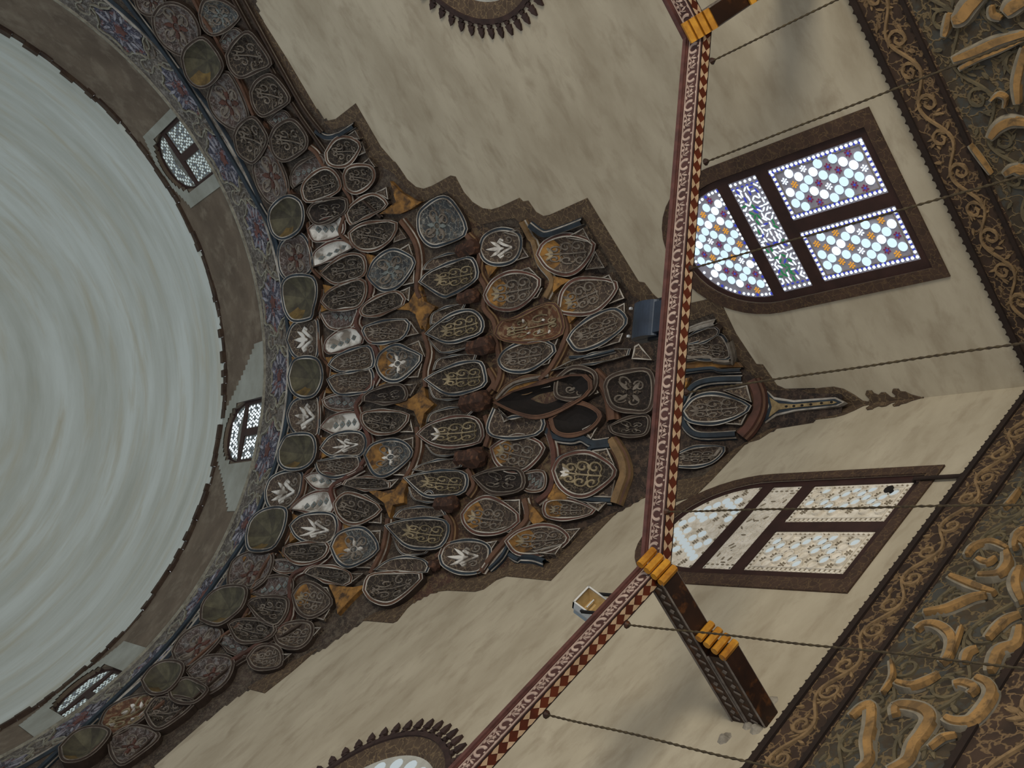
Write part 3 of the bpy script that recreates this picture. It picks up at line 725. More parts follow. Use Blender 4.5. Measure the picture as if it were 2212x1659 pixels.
CELLS = r'''
R 1 1010,100 1060,30 1150,20 1240,80 1285,200 1230,310 1160,320 1070,260 1020,180
S 1 1215,350 1240,290 1330,230 1400,290 1450,380 1440,430 1370,510 1300,520 1240,460
R 1 1365,620 1400,520 1470,460 1530,540 1600,720 1570,790 1510,800 1430,750 1385,690
D 1 1540,860 1570,800 1650,750 1720,840 1730,900 1660,1010 1620,1010 1560,960
R 1 1655,1080 1680,980 1740,920 1830,1080 1860,1210 1800,1280 1740,1270 1680,1180
S 1 1775,1400 1790,1330 1880,1260 1960,1290 1980,1380 1950,1460 1860,1510 1800,1480
R 2 415,1310 430,1220 500,1150 590,1140 650,1250 660,1400 560,1460 480,1470 430,1410
S 3 475,140 480,50 550,0 700,10 730,120 700,260 690,310 560,330 500,260
L 3 485,500 520,400 600,350 700,340 715,480 700,640 600,640 530,600
S 3 525,800 560,690 640,660 740,680 775,780 760,870 710,940 620,950 550,900
L 3 490,1100 530,1010 620,970 710,960 725,1120 710,1260 600,1270 520,1200
S 3 445,1400 500,1300 600,1280 690,1290 720,1370 700,1470 620,1530 500,1530 450,1480
L 4 315,240 350,150 450,100 575,100 580,200 550,290 470,370 370,375 325,320
S 4 190,620 220,500 320,420 470,410 475,520 430,640 370,710 240,720 200,690
R 4 20,900 60,800 180,745 330,745 340,850 280,960 150,1040 60,1030 20,980
S 7 1430,470 1440,370 1510,290 1600,260 1710,270 1700,370 1640,440 1540,500
R 7 1215,680 1260,590 1360,520 1470,510 1530,560 1470,650 1330,770 1260,760
S 7 1020,900 1080,820 1170,780 1270,800 1260,880 1180,970 1080,980
E 7 720,1180 760,1090 860,1030 1010,990 1090,1010 1020,1110 950,1170 790,1250
S 7 455,1370 540,1280 640,1240 740,1250 760,1290 680,1390 580,1450 480,1450
B 1 1310,80 1340,0 1440,0 1530,60 1540,100 1470,160 1390,200 1330,160
P 1 1420,270 1500,180 1560,220 1470,310
D 1 1490,340 1530,270 1610,200 1680,270 1750,390 1660,430 1570,470 1510,420
D 1 1645,580 1680,520 1760,480 1840,560 1870,630 1790,680 1710,720 1660,660
P 1 1740,770 1820,710 1870,760 1800,810
D 1 1770,880 1810,810 1900,770 1980,860 1980,930 1930,970 1850,1010 1790,970
P 1 1890,1120 1930,1060 2060,990 2090,1060 1950,1150 1900,1190
D 2 610,770 640,700 770,610 860,650 890,760 750,830 640,850
V 2 660,950 700,890 850,850 940,850 940,940 870,980 760,1030 700,1020
W 2 650,1090 700,1050 870,990 910,1030 900,1120 780,1160 690,1170
W 2 680,1340 710,1260 860,1190 960,1200 980,1240 850,1300 700,1380
D 2 760,1440 840,1370 980,1300 1080,1320 1090,1440 980,1490 860,1510
D 3 770,190 820,120 960,50 1080,30 1100,120 1050,220 940,240 840,250
P 3 745,290 880,265 1020,240 1000,330 960,390 820,395
W 3 780,570 800,500 930,420 1030,430 1060,520 940,560 820,600
N 3 820,700 870,640 1000,590 1110,560 1150,630 1140,720 1000,740 900,745
N 3 810,820 860,790 1000,770 1120,740 1150,800 1130,900 1000,920 880,920
P 3 765,980 850,950 1060,940 1000,1040 870,1050 790,1030
W 3 750,1200 830,1120 1000,1090 1040,1140 1030,1220 860,1240
L 3 750,1370 830,1280 960,1250 1060,1260 1090,1330 1050,1420 930,1420 820,1420
N 3 710,1480 850,1460 1020,1440 1040,1520 960,1570 830,1590 740,1560
W 4 620,130 700,100 930,130 830,200 700,200
W 4 510,380 600,300 700,260 800,260 830,390 700,400
L 4 510,520 590,450 740,430 840,450 860,560 800,650 660,640 560,600
D 4 460,740 480,690 650,670 790,670 770,760 660,810 530,800
P 4 350,800 420,790 560,820 620,850 500,880 380,870
P 4 180,1050 250,960 400,930 490,950 480,1060 330,1080
D 4 170,1150 240,1110 400,1110 470,1130 460,1230 380,1320 260,1250
D 4 20,1320 80,1290 200,1290 370,1330 330,1420 200,1450 90,1430
P 7 1500,600 1580,575 1740,680 1640,695
R 7 1310,820 1400,740 1500,720 1600,750 1560,880 1440,960 1380,900
S 7 1200,970 1290,890 1380,920 1440,960 1350,1040 1230,1020
D 7 1030,1110 1090,1020 1180,1010 1340,1040 1210,1160 1100,1210
R 7 770,1290 870,1220 970,1210 1090,1270 940,1400 850,1450 800,1390
D 2 800,470 870,380 960,360 1040,400 1040,450 960,550 870,570 810,540
D 2 940,660 980,600 1120,590 1160,650 1130,720 1030,780 960,750
D 2 960,960 1000,900 1150,820 1250,870 1240,920 1100,980 1000,1040
D 2 990,1120 1090,1060 1330,1035 1310,1150 1200,1230 1080,1240 1010,1190
B 2 1130,1460 1180,1350 1300,1270 1400,1290 1480,1360 1370,1520 1250,1560 1170,1510
D 3 1075,270 1120,210 1330,120 1400,210 1200,290 1100,300
N 3 1090,430 1130,390 1420,345 1390,480 1250,510 1140,510
C 3 1200,700 1230,620 1340,560 1440,590 1540,650 1400,795 1300,815 1230,770
V 3 1100,990 1130,930 1370,870 1420,970 1300,1000
D 3 1085,1140 1120,1090 1430,1100 1350,1230 1200,1240 1110,1190
C 3 1110,1430 1170,1350 1330,1320 1430,1360 1450,1440 1280,1570 1180,1560
D 4 930,190 990,140 1240,150 1280,210 1100,220
D 4 870,350 920,290 1000,280 1220,380 1090,480 980,490 900,430
C 4 840,690 900,590 1080,560 1190,710 1000,830 900,800
D 4 620,900 700,850 950,890 950,990 800,960
G 4 530,1080 590,1000 680,1000 820,1130 680,1240 580,1200
N 4 380,1390 460,1320 640,1310 650,1410 560,1490 420,1460
N 4 170,1580 240,1500 340,1490 410,1540 400,1640 230,1650
B 2 1530,1020 1560,940 1740,850 1890,1100 1690,1200 1600,1190 1540,1110
A 2 1550,1510 1620,1440 1800,1370 1930,1330 1980,1420 1960,1500 1800,1590 1720,1610
F 2 1570,1410 1640,1330 1920,1270 1930,1300 1840,1340 1650,1410
A 3 1600,450 1680,380 1800,310 1940,280 2020,350 2010,440 1900,480 1750,510
F 3 1630,370 1640,300 1700,265 1870,215 1870,250 1760,330
F 3 1610,500 1750,535 1940,500 1940,550 1740,595 1680,580
A 3 1590,820 1680,770 1850,710 2000,690 2040,770 2040,860 1900,910 1750,920
F 3 1650,740 1680,665 1760,645 1950,615 1960,660 1760,705
F 3 1610,870 1720,930 1950,930 1940,960 1700,975 1640,950
Q 3 1535,1260 1620,1190 1800,1140 1960,1140 2020,1220 2000,1320 1800,1350 1640,1330
F 3 1600,1160 1650,1085 1900,1045 1930,1105 1700,1130
F 3 1580,1340 1700,1375 1870,1375 1850,1410 1660,1420
A 4 1430,140 1540,110 1700,95 1860,95 1900,160 1860,250 1700,270 1570,260
F 4 1490,70 1570,25 1830,-15 1840,50 1600,80
F 4 1450,210 1560,290 1740,290 1730,318 1500,308
A 4 1280,525 1400,490 1550,480 1720,490 1750,570 1690,680 1560,690 1420,660
F 4 1340,450 1420,390 1680,385 1705,445 1400,465
F 4 1310,600 1420,685 1590,710 1550,738 1390,735
D 4 1110,1040 1150,930 1340,915 1540,920 1480,1010 1310,1130 1170,1110
F 4 1190,875 1330,795 1550,800 1580,890 1350,885
L 5 545,520 580,420 700,370 830,400 840,520 780,600 660,620 580,590
G 5 590,880 650,780 770,720 900,720 1000,770 950,880 830,970 700,980 620,940
E 5 680,1190 720,1100 850,1070 1100,960 1180,1100 1160,1200 1000,1240 750,1240
N 5 700,1400 750,1330 900,1270 1040,1260 1120,1330 950,1460 800,1480 720,1450
G 6 640,640 720,590 860,550 1030,630 900,790 770,800 680,740
P 6 880,840 1020,830 1020,950 890,950
V 6 500,870 620,830 840,820 860,960 640,980
G 6 410,1170 480,1090 620,1050 840,1190 700,1300 520,1300 430,1240
L 6 230,1500 270,1420 400,1390 540,1400 600,1460 540,1600 400,1620 260,1570
F 6 670,330 760,410 900,390 1030,400 990,520 700,540 620,480
Y 6 660,240 740,130 900,70 1090,60 1090,110 900,170
G 5 1010,560 1060,470 1200,420 1330,430 1430,490 1340,640 1230,700 1090,660
G 5 1180,960 1210,850 1330,770 1610,800 1450,1000 1200,1010
N 5 1250,1230 1300,1160 1450,1060 1600,1010 1680,1110 1520,1240 1330,1310
Q 6 1140,820 1190,730 1330,690 1450,710 1600,830 1430,980 1300,1000 1190,930
G 6 1050,1120 1080,1060 1250,1060 1430,1130 1310,1180 1090,1180
G 6 760,1380 850,1310 1020,1270 1150,1290 1220,1370 1080,1460 850,1470
K 6 1120,400 1300,290 1480,370 1400,480 1250,520 1150,490
K 6 680,270 820,190 1050,130 1180,90 1350,60 1420,150 1330,250 1050,370 860,350
V 9 450,700 480,640 600,600 780,600 780,860 640,880 500,840
V 9 470,1010 600,960 750,940 740,1060 640,1080 500,1060
N 9 1050,890 1130,800 1250,770 1400,790 1550,855 1450,930 1280,970 1110,960
N 9 1030,370 1200,340 1330,290 1400,450 1280,465 1050,440
F 9 1050,270 1270,180 1310,240 1070,330
N 9 970,1250 1130,1190 1350,1185 1240,1300 980,1320
Y 9 1030,510 1240,485 1470,500 1480,540 1240,535 1030,555
V 9 60,640 180,560 330,600 320,720 200,780 60,760
F 9 10,560 120,500 480,400 600,390 560,460 200,520
'''
TRIS = r'''
2 920,345 1015,280 1055,355
2 1015,495 1070,370 1100,460
2 1050,575 1120,515 1170,590
2 1170,795 1260,750 1275,850
2 1315,1195 1350,1060 1420,1160
2 1335,1265 1440,1205 1485,1335
2 1350,1550 1485,1380 1480,1520
3 1345,120 1450,75 1440,190
3 1395,480 1450,350 1520,450
3 1400,555 1520,505 1570,635
3 1400,805 1545,690 1515,800
3 1380,860 1510,850 1450,955
3 1355,1240 1450,1115 1475,1240
3 1350,1310 1475,1280 1475,1425
3 1275,1580 1455,1475 1420,1590
4 1250,155 1360,140 1290,215
4 990,270 1100,262 1215,345
4 1095,488 1225,395 1220,498
4 1090,560 1215,552 1205,700
4 990,850 1185,755 1150,858
4 955,895 1075,900 965,985
4 690,1002 790,1010 828,1105
4 680,1250 815,1175 760,1275
4 655,1330 740,1332 665,1415
4 420,1545 505,1542 425,1615
5 720,355 840,330 878,402
5 808,608 868,495 918,575
5 822,690 920,657 1012,752
5 855,948 1028,822 988,900
5 1025,1252 1158,1212 1118,1328
5 890,1480 1098,1385 1078,1430
5 1215,395 1355,317 1418,433
5 1370,650 1450,500 1525,633
5 1410,745 1560,687 1608,773
5 1522,965 1640,827 1678,908
5 1468,1310 1530,1240 1668,1185 1640,1258
5 1548,1010 1678,945 1688,1105
6 700,1050 848,1042 850,1188
6 592,1300 820,1235 768,1308
6 560,1390 668,1372 612,1458
6 1400,660 1540,632 1608,788
6 1400,1020 1608,852 1580,1028
6 1372,1067 1540,1062 1470,1138
6 1178,1287 1328,1272 1240,1378
6 942,1480 1188,1422 1128,1508 990,1498
6 675,310 770,400 720,425
6 950,165 1085,72 1090,140
6 1340,230 1430,110 1475,190
6 1340,480 1500,400 1410,560
9 1352,722 1545,682 1580,818
9 1340,988 1560,880 1500,1000
9 628,472 650,370 685,350 790,480
'''
OCH = r'''
3 755,55 850,75 770,125
3 740,215 800,255 740,275
3 775,640 830,635 800,685
3 815,755 880,770 825,800
3 780,880 830,925 775,925
3 740,1280 800,1285 745,1320
3 740,1395 810,1420 745,1450
4 510,420 560,440 515,470
4 490,570 550,605 490,650
4 400,715 450,745 440,770
4 170,1070 240,1085 180,1130
4 130,1200 160,1230 130,1250
2 730,1420 775,1410 760,1450
3 455,5 490,30 465,60
3 485,350 530,345 500,400
3 505,630 560,660 515,700
3 520,950 560,960 525,1020
3 470,1240 520,1290 480,1320
4 300,370 350,400 290,440
4 110,750 180,720 120,800
'''
STARS = r'''
2 1205,965 1335,870 1290,705 1370,790 1460,845 1540,870 1450,930 1370,965
3 1320,255 1440,200 1490,110 1520,40 1560,190 1650,235 1590,320 1572,430 1500,300 1440,262
3 1290,1005 1450,970 1520,920 1560,860 1575,960 1640,1015 1560,1090 1535,1210 1480,1070
4 1100,225 1200,250 1330,220 1420,120 1480,20 1400,250 1400,330 1310,350 1285,450 1240,330
4 790,970 870,1000 1000,1010 1110,985 1040,1040 960,1120 870,1220 850,1100
5 20,940 70,880 90,960 170,990 80,1070 60,1150 20,1050
6 1110,910 1180,950 1240,1010 1230,1045 1060,1050
6 880,1040 960,1110 1040,1210 960,1250 920,1200
6 620,1000 660,990 700,1040 660,1050
9 1010,640 1090,620 1060,690 1010,760
2 1090,1280 1160,1300 1180,1320 1130,1380
3 1200,520 1290,545 1220,610
3 1200,860 1270,830 1210,900
4 910,490 990,510 930,560
5 570,640 680,640 600,740
5 1110,730 1250,760 1180,800 1110,860
5 1215,1020 1320,1030 1240,1110
'''
def rows(txt, kind=True):
    for ln in txt.strip().splitlines():
        w = ln.split(); k = w.pop(0) if kind else None; t = w.pop(0)
        yield k, t, [tuple(float(q) for q in x.split(',')) for x in w]
rnd = random.Random(11)
for k, t, pts in rows(CELLS):
    cx, cy = tp(t, [(sum(p[0] for p in pts) / len(pts), sum(p[1] for p in pts) / len(pts))])[0]
    par = pend
    if cy < 95 and cx < 560: par = pendR
    if cy > 1640: par = pendL
    cell(k, t, pts, par, rnd)
cell('R', '1', [(890, -60), (905, 30), (960, 70), (1030, 55), (1060, -10), (1000, -90)], pendR, rnd)
for _, t, pts in rows(TRIS, False): tri(t, pts, pend)
for _, t, pts in rows(OCH, False): tri(t, pts, pend, M_ochre, False, 'ochre_triangle')
for _, t, pts in rows(STARS, False): tri(t, pts, pend, M_ochre, False, 'star_piece')
# ledges between the tiers
for t, pts, mt, w in [
    ('0', [(262, -20), (345, 90), (425, 205), (500, 330), (560, 435), (600, 510), (613, 580), (628, 700), (638, 830), (620, 940), (590, 1040), (545, 1150), (480, 1250), (400, 1360), (320, 1450), (190, 1575), (100, 1659), (60, 1700)], (M_blue, M_pale), .13),
    ('1', [(1250, -20), (1330, 130), (1390, 220), (1470, 380), (1560, 540), (1650, 750), (1710, 800), (1730, 900), (1830, 1080), (1880, 1240), (1985, 1290)], (M_edge, M_edge), .1),
    ('2', [(600, 920), (640, 1100), (655, 1250), (668, 1400), (740, 1480)], (M_edge, M_pale), .08),
    ('3', [(740, 90), (735, 200), (705, 300), (722, 480), (742, 640), (795, 710), (770, 860), (740, 960), (728, 1120), (715, 1260), (755, 1370), (705, 1470), (610, 1590)], (M_edge, M_pale), .09),
    ('4', [(610, 110), (585, 260), (495, 390), (490, 520), (440, 640), (350, 740), (250, 900), (160, 1100), (60, 1250), (-60, 1330)], (M_edge, M_pale), .09),
    ('7', [(1720, 380), (1640, 500), (1540, 570), (1300, 780), (1180, 980), (1020, 1110), (940, 1180), (760, 1270), (560, 1459)], (M_edge, M_pale), .08),
    ('2', [(640, 430), (700, 480), (760, 580), (860, 650), (920, 760), (970, 860), (915, 1010), (900, 1140), (1090, 1290), (1110, 1500), (1130, 1640)], (M_edge, M_pale), .11),
    ('3', [(1130, 10), (1135, 110), (1085, 200), (1020, 380), (1180, 580), (1185, 800), (1060, 960), (1020, 1060), (1125, 1300), (1075, 1480), (930, 1610)], (M_red, M_pale), .13),
    ('4', [(1080, 50), (940, 130), (820, 210), (840, 330), (890, 510), (815, 710), (680, 830), (500, 930), (488, 1230), (380, 1370), (200, 1490), (20, 1600)], (M_red, M_pale), .12),
    ('2', [(1370, 1020), (1480, 1180), (1515, 1350), (1500, 1560), (1530, 1640)], (M_edge, M_pale), .13),
    ('3', [(1500, 50), (1510, 150)], (M_edge, M_pale), .1), ('3', [(1555, 440), (1595, 600), (1565, 750), (1570, 880)], (M_edge, M_pale), .12),
    ('3', [(1500, 1200), (1510, 1350), (1470, 1500), (1400, 1620)], (M_edge, M_pale), .12), ('4', [(1270, 460), (1255, 570), (1220, 720), (1130, 900)], (M_edge, M_pale), .12),
    ('5', [(420, 400), (520, 520), (515, 700), (575, 830), (560, 980), (640, 1090), (660, 1250), (690, 1500), (640, 1640)], (M_edge, M_tan), .13),
    ('6', [(590, 0), (640, 100), (590, 180)], (M_edge, M_tan), .13), ('6', [(570, 370), (600, 500), (570, 620)], (M_edge, M_tan), .13), ('6', [(430, 800), (480, 920), (430, 1010)], (M_edge, M_tan), .12),
    ('6', [(240, 1150), (300, 1250), (280, 1400), (180, 1500)], (M_edge, M_tan), .12),
    ('5', [(860, 270), (950, 450), (1000, 620), (1100, 760), (1050, 900)], (M_tan, M_pale), .14), ('5', [(1130, 950), (1220, 1130), (1180, 1300), (1080, 1480), (1000, 1560)], (M_edge, M_tan), .12),
    ('6', [(1040, 400), (1110, 640), (1110, 830), (1080, 970), (980, 1060)], (M_red, M_pale), .14), ('6', [(880, 1040), (900, 1200), (760, 1340), (620, 1500), (520, 1650)], (M_edge, M_pale), .14),
    ('6', [(1560, 560), (1640, 700), (1668, 830), (1630, 950), (1590, 1070)], (M_tan, M_edge), .2),
    ('9', [(310, 580), (400, 680), (450, 800), (470, 960)], (M_edge, M_edge), .2),
    ('9', [(1010, 860), (1100, 700), (1250, 640), (1500, 630)], (M_blue, M_pale), .12), ('9', [(1010, 900), (1060, 1020), (1170, 1080), (1450, 1070)], (M_blue, M_pale), .12),
    ('9', [(1580, 640), (1625, 760), (1620, 880), (1560, 1000), (1490, 1080)], (M_red, M_edge), .2),
    ('9', [(1030, 570), (1250, 545), (1330, 565), (1490, 560)], (M_blue, M_pale), .07), ('9', [(1050, 230), (1180, 180), (1290, 155)], (M_pale, M_grey), .06),
    ('9', [(1020, 470), (1230, 455), (1290, 485), (1430, 475), (1400, 300)], (M_grey, M_grey), .07), ('9', [(1240, 1310), (1340, 1180)], (M_grey, M_grey), .07),
    ('6', [(1050, 480), (1120, 540), (1250, 560), (1330, 545), (1420, 590), (1550, 575)], (M_blue, M_pale), .14), ('6', [(1120, 780), (1150, 720), (1270, 670), (1380, 660), (1420, 625), (1560, 610)], (M_blue, M_pale), .1),
    ('6', [(1130, 860), (1220, 980), (1300, 1020), (1400, 1040), (1570, 1050)], (M_blue, M_pale), .1),
    ('6', [(1080, 420), (1180, 320), (1320, 270)], (M_edge, M_tan), .12),
    ('6', [(660, 240), (800, 110), (1080, 50)], (M_grey, M_pale), .07),
    ('5', [(920, 300), (1000, 360), (1060, 375), (1200, 330), (1340, 275)], (M_blue, M_pale), .1),
    ('2', [(690, 300), (760, 350), (850, 340), (1000, 250)], (M_blue, M_pale), .1),
    ('6', [(760, 1480), (830, 1520), (950, 1530), (1040, 1560)], (M_blue, M_pale), .1), ('6', [(760, 1380), (700, 1500), (600, 1600)], (M_blue, M_pale), .07),
    ('5', [(1240, 1380), (1400, 1370), (1600, 1320)], (M_blue, M_pale), .07),
    ]:
    mould(t, pts, pend, mt, w)
# column-end bosses hanging in front of the fourth tier
def boss(tile, x, y, r):
    p = tp(tile, [(x, y)])[0]; P, k = on_shell(p); n = normal_at(P, k); rr = r * T[tile][2] * (P - CAM).length / F
    C = P + n * (rr * .9); b = Bag(); vs = []
    lev = [(-rr * 1.1, rr * .45), (-rr * .75, rr * .95), (0, rr * 1.0), (rr * 1.0, rr * .82), (rr * 2.2, rr * .9)]
    for z, q in lev:
        vs += [C + Vector((q * math.cos(PI / 3 * i + .4), q * math.sin(PI / 3 * i + .4), z)) for i in range(6)]
    b.add(vs, [(j * 6 + i, j * 6 + (i + 1) % 6, (j + 1) * 6 + (i + 1) % 6, (j + 1) * 6 + i) for j in range(4) for i in range(6)] + [tuple(range(6))])
    b.obj('pendant_boss', mat('dark_boss', (64, 42, 32), (42, 28, 22), 5, c3=(88, 60, 44), s3=9), pend)
for t, x, y, r in (('5', 470, 890, 66), ('5', 585, 1290, 84), ('6', 545, 262, 92), ('6', 505, 718, 92), ('6', 300, 1085, 74), ('5', 470, 500, 70), ('4', 1640, 830, 50)): boss(t, x, y, r)
# brown border that frames the pendentive on the walls
SPK = [(.62, 15.5), (.52, 15.36), (.44, 15.1), (.44, 14.6), (.43, 14.3), (.36, 14.12), (.22, 13.97), (.08, 13.86), (.05, 13.76), (.10, 13.7), (.20, 13.74), (.27, 13.68), (.26, 13.58), (.21, 13.57), (.16, 13.5), (.20, 13.42), (.19, 13.34), (.09, 13.28),
       (.07, 13.22), (.11, 13.17), (.18, 13.21), (.24, 13.16), (.23, 13.06), (.18, 13.05), (.16, 12.96), (.09, 12.88), (.0, 12.68)]
outA = [(540, 0), (622, 130), (700, 262)] + tp('2', [(830, 210), (990, 85), (1190, 430), (1290, 545), (1305, 552), (1340, 600), (1400, 690), (1470, 750), (1530, 765), (1600, 740), (1745, 660), (1785, 668), (1850, 790), (1920, 870), (2000, 920), (2070, 930), (2130, 912)]) + tp('5', [(820, 100), (848, 128), (890, 122), (950, 210), (1010, 245), (1060, 235), (1360, 100)]) + [(1380, 608), (1392, 610), (1410, 634), (1440, 660), (1475, 658),
        (1520, 648), (1548, 641), (1562, 662), (1590, 720), (1634, 786), (1648, 787)]
inA = [(512, 0), (594, 140), (685, 290), (760, 268), (812, 372), (850, 420), (905, 440), (968, 412), (990, 450), (1040, 484), (1112, 470), (1140, 492), (1180, 500), (1262, 470), (1330, 580), (1385, 665), (1410, 690),
       (1500, 690), (1542, 675), (1565, 725), (1590, 765), (1640, 845)]
outB = [(310, 1659), (515, 1483), (572, 1498)] + tp('4', [(490, 1659), (750, 1430), (860, 1340), (940, 1280), (1010, 1262), (1080, 1260), (1285, 1278), (1320, 1262), (1400, 1160), (1500, 1070), (1600, 1030), (1720, 1018), (1940, 1028), (2010, 1008), (2110, 935), (2190, 905)]) + [(1190, 1255), (1330, 1110), (1350, 1092), (1395, 1075), (1460, 1085),
        (1502, 1072), (1540, 1035), (1612, 958), (1640, 950)]
inB = [(285, 1645), (505, 1450), (560, 1462), (680, 1365), (725, 1325), (780, 1300), (830, 1320), (872, 1285), (915, 1240), (955, 1235), (1035, 1240), (1060, 1220), (1100, 1205), (1190, 1210), (1310, 1085), (1340, 1062), (1395, 1040), (1460, 1040), (1520, 1030), (1590, 965), (1620, 935)]
def resample(P, n):
    L = [0]
    for a, c_ in zip(P, P[1:]): L.append(L[-1] + math.hypot(c_[0] - a[0], c_[1] - a[1]))
    out = []; j = 0
    for i in range(n):
        s = L[-1] * i / (n - 1)
        while j < len(P) - 2 and L[j + 1] < s: j += 1
        w = (s - L[j]) / (L[j + 1] - L[j]); out.append((P[j][0] + (P[j + 1][0] - P[j][0]) * w, P[j][1] + (P[j + 1][1] - P[j][1]) * w))
    return out
def uv_on(pts, ax):
    out = []
    for p in pts:
        X = on_plane(p, ax, 0.0); out.append((X.y, X.z) if ax == 0 else (X.x, X.z))
    return out
def extend_top(o):   # continue along the wall to its far half, level
    return [(20.9, 24.25)] + o
def plate_poly(poly, M, h0, h1, mats, name, par, holes=()):
    return holes_plate(name, poly, list(holes), M, h0, h1, mats, par)
for ax, M, oo, ii, par in ((0, MA, outA, inA, pend), (1, MB, outB, inB, pend)):
    o_ = uv_on(oo, ax); i_ = uv_on(ii, ax)
    o_ += [(u * (1 if ax == 0 else .8), z) for u, z in SPK]
    o_ = [(max(u, 0.004), z) for u, z in o_]; i_ = [(max(u, 0.02), z) for u, z in i_]
    z0 = o_[0][1]
    full = o_[:-1] + [(0.0, o_[-1][1])] + [(0.0, 28.0), (o_[0][0], 28.0)]
    bk = plate_poly(full, M, 0.0, 0.008, M_shell, 'backing_panel', par)
    strip = o_[:-1] + [(0.0, o_[-1][1]), (0.0, i_[-1][1])] + i_[::-1]
    plate_poly(strip, M, 0.008, 0.02, M_bord, 'border', par)
# border continues level along each wall beyond the pendentive
for M, par, u0 in ((MA, pendR, 12.1), (MB, pendL, 11.2)):
    b = Bag(); b.box(M(u0, 24.27, 0), M(21 - u0, 0, 0), M(0, .33, 0), M(0, 0, .07)); b.obj('border', M_bord, par)
# pointed pendant with blue and white edging
for pts in ([(500, -20), (590, 145), (640, 230), (688, 300), (760, 400), (830, 470)], [(520, -20), (605, 135), (660, 232), (700, 285)]): mould('0', pts, pend, (M_edged, M_dimline), .06)
for pts in ([(275, 1660), (400, 1540), (500, 1450), (600, 1390), (680, 1340)],): mould('0', pts, pend, (M_edged, M_dimline), .06)
dart = tp('8', [(905, 855), (1000, 950), (1160, 975), (1490, 950), (1562, 990), (1505, 1022), (1160, 1062), (1020, 1100), (872, 1203), (942, 1020)])
def dart_part(pts, off, m, nm):
    n = Vector((1, 1, -.15)).normalized(); P = [on_plane_n(p, n, off) for p in pts]; b = Bag(); k = len(P); c = sum(P, Vector()) / k
    b.add(P + [p - n * .12 for p in P], [(i, (i + 1) % k, k + (i + 1) % k, k + i) for i in range(k)]); return b, P, n
def on_plane_n(p, n, off):
    v = ray(p); q = Vector((off, off, 14.3)); t = (q - CAM).dot(n) / v.dot(n); return CAM + v * t
def dart_solid(pts, off, thick, m, nm):
    n = Vector((1, 1, -.15)).normalized(); P = [on_plane_n(p, n, off) for p in pts]
    Uv = Vector((1, -1, 0)).normalized(); Vv = n.cross(Uv); O = P[0]
    q = [((p - O).dot(Uv), (p - O).dot(Vv)) for p in P]
    Mx = lambda u, v, h: O + Uv * u + Vv * v + n * h
    return holes_plate(nm, q, [], Mx, -thick, 0, m, pend)
def sc(pts, k, cx, cy): return [(cx + (x - cx) * k, cy + (y - cy) * k) for x, y in pts]
dart_solid(dart, .2, .12, M_pale, 'pendant_edge')
dart_solid(tp('8', [(925, 890), (1000, 970), (1160, 992), (1485, 965), (1540, 990), (1490, 1010), (1160, 1046), (1010, 1080), (905, 1160), (965, 1022)]), .215, .05, M_blue, 'pendant_band')
dart_solid(tp('8', [(965, 950), (1040, 1000), (1160, 1007), (1470, 980), (1505, 992), (1470, 1004), (1160, 1034), (1040, 1050), (960, 1110), (985, 1030)]), .225, .04, mat('cream_dotted_panel', (142, 124, 88), (100, 84, 58), 9), 'pendant_panel')
b = Bag()
n_ = Vector((1, 1, -.15)).normalized()
for x, y in ((1100, 1024), (1160, 1021), (1225, 1015), (1295, 1008), (1380, 998), (1460, 990)):
    P = on_plane_n(tp('8', [(x, y)])[0], n_, .23); disc(b, frame(P, (1, -1, 0), n_.cross(Vector((1, -1, 0)))), 0, 0, .02, .03, -.01, .004, 0, 8)
b.obj('pendant_dots', M_black, pend)

# ================================================================== RING FRIEZE above the pendentives
fr = thing('ring_frieze', (H, H, 27.7), 'painted ring frieze of lobed medallions between the pendentive and the drum windows', 'frieze')
M_frz = mat('faded_frieze_ground', (88, 82, 76), (58, 52, 47), 2.2, c3=(118, 114, 110), s3=7, lo3=.52, hi3=.66, veins=(126, 120, 110), vscale=5, vw=.025, bump=.15)
M_nav = mat('navy_medallion', (58, 60, 76), (46, 40, 42), 2.4, c3=(104, 62, 54), s3=4, lo3=.54, hi3=.62, veins=(120, 120, 128), vscale=7, vw=.03)
M_flk = mat('pale_leaf_paint', (146, 146, 154), (104, 102, 108), 4, c3=(74, 72, 80), s3=3)
M_cld = mat('cream_cloud_line', (140, 138, 124), (104, 100, 90), 6)
b = Bag(); lathe(b, [(10.0, 27.7), (9.98, 29.5), (10.26, 29.52)], -60, 150, 210); b.obj('frieze_band', M_frz, fr)
for z0, w, m in ((27.86, .06, M_pale), (27.74, .05, M_blue), (29.46, .05, M_cld)):
    b = Bag(); lathe(b, [(9.99, z0 - w), (9.93, z0 - w / 2), (9.93, z0 + w / 2), (9.99, z0 + w)], -60, 150, 210); b.obj('edge_moulding', m, fr)
def cylM(az, z, r=9.985):
    a0 = math.radians(az); return lambda u, v, h: Vector((H - (r - h) * math.cos(a0 + u / r), H - (r - h) * math.sin(a0 + u / r), z + v))
rnd = random.Random(5)
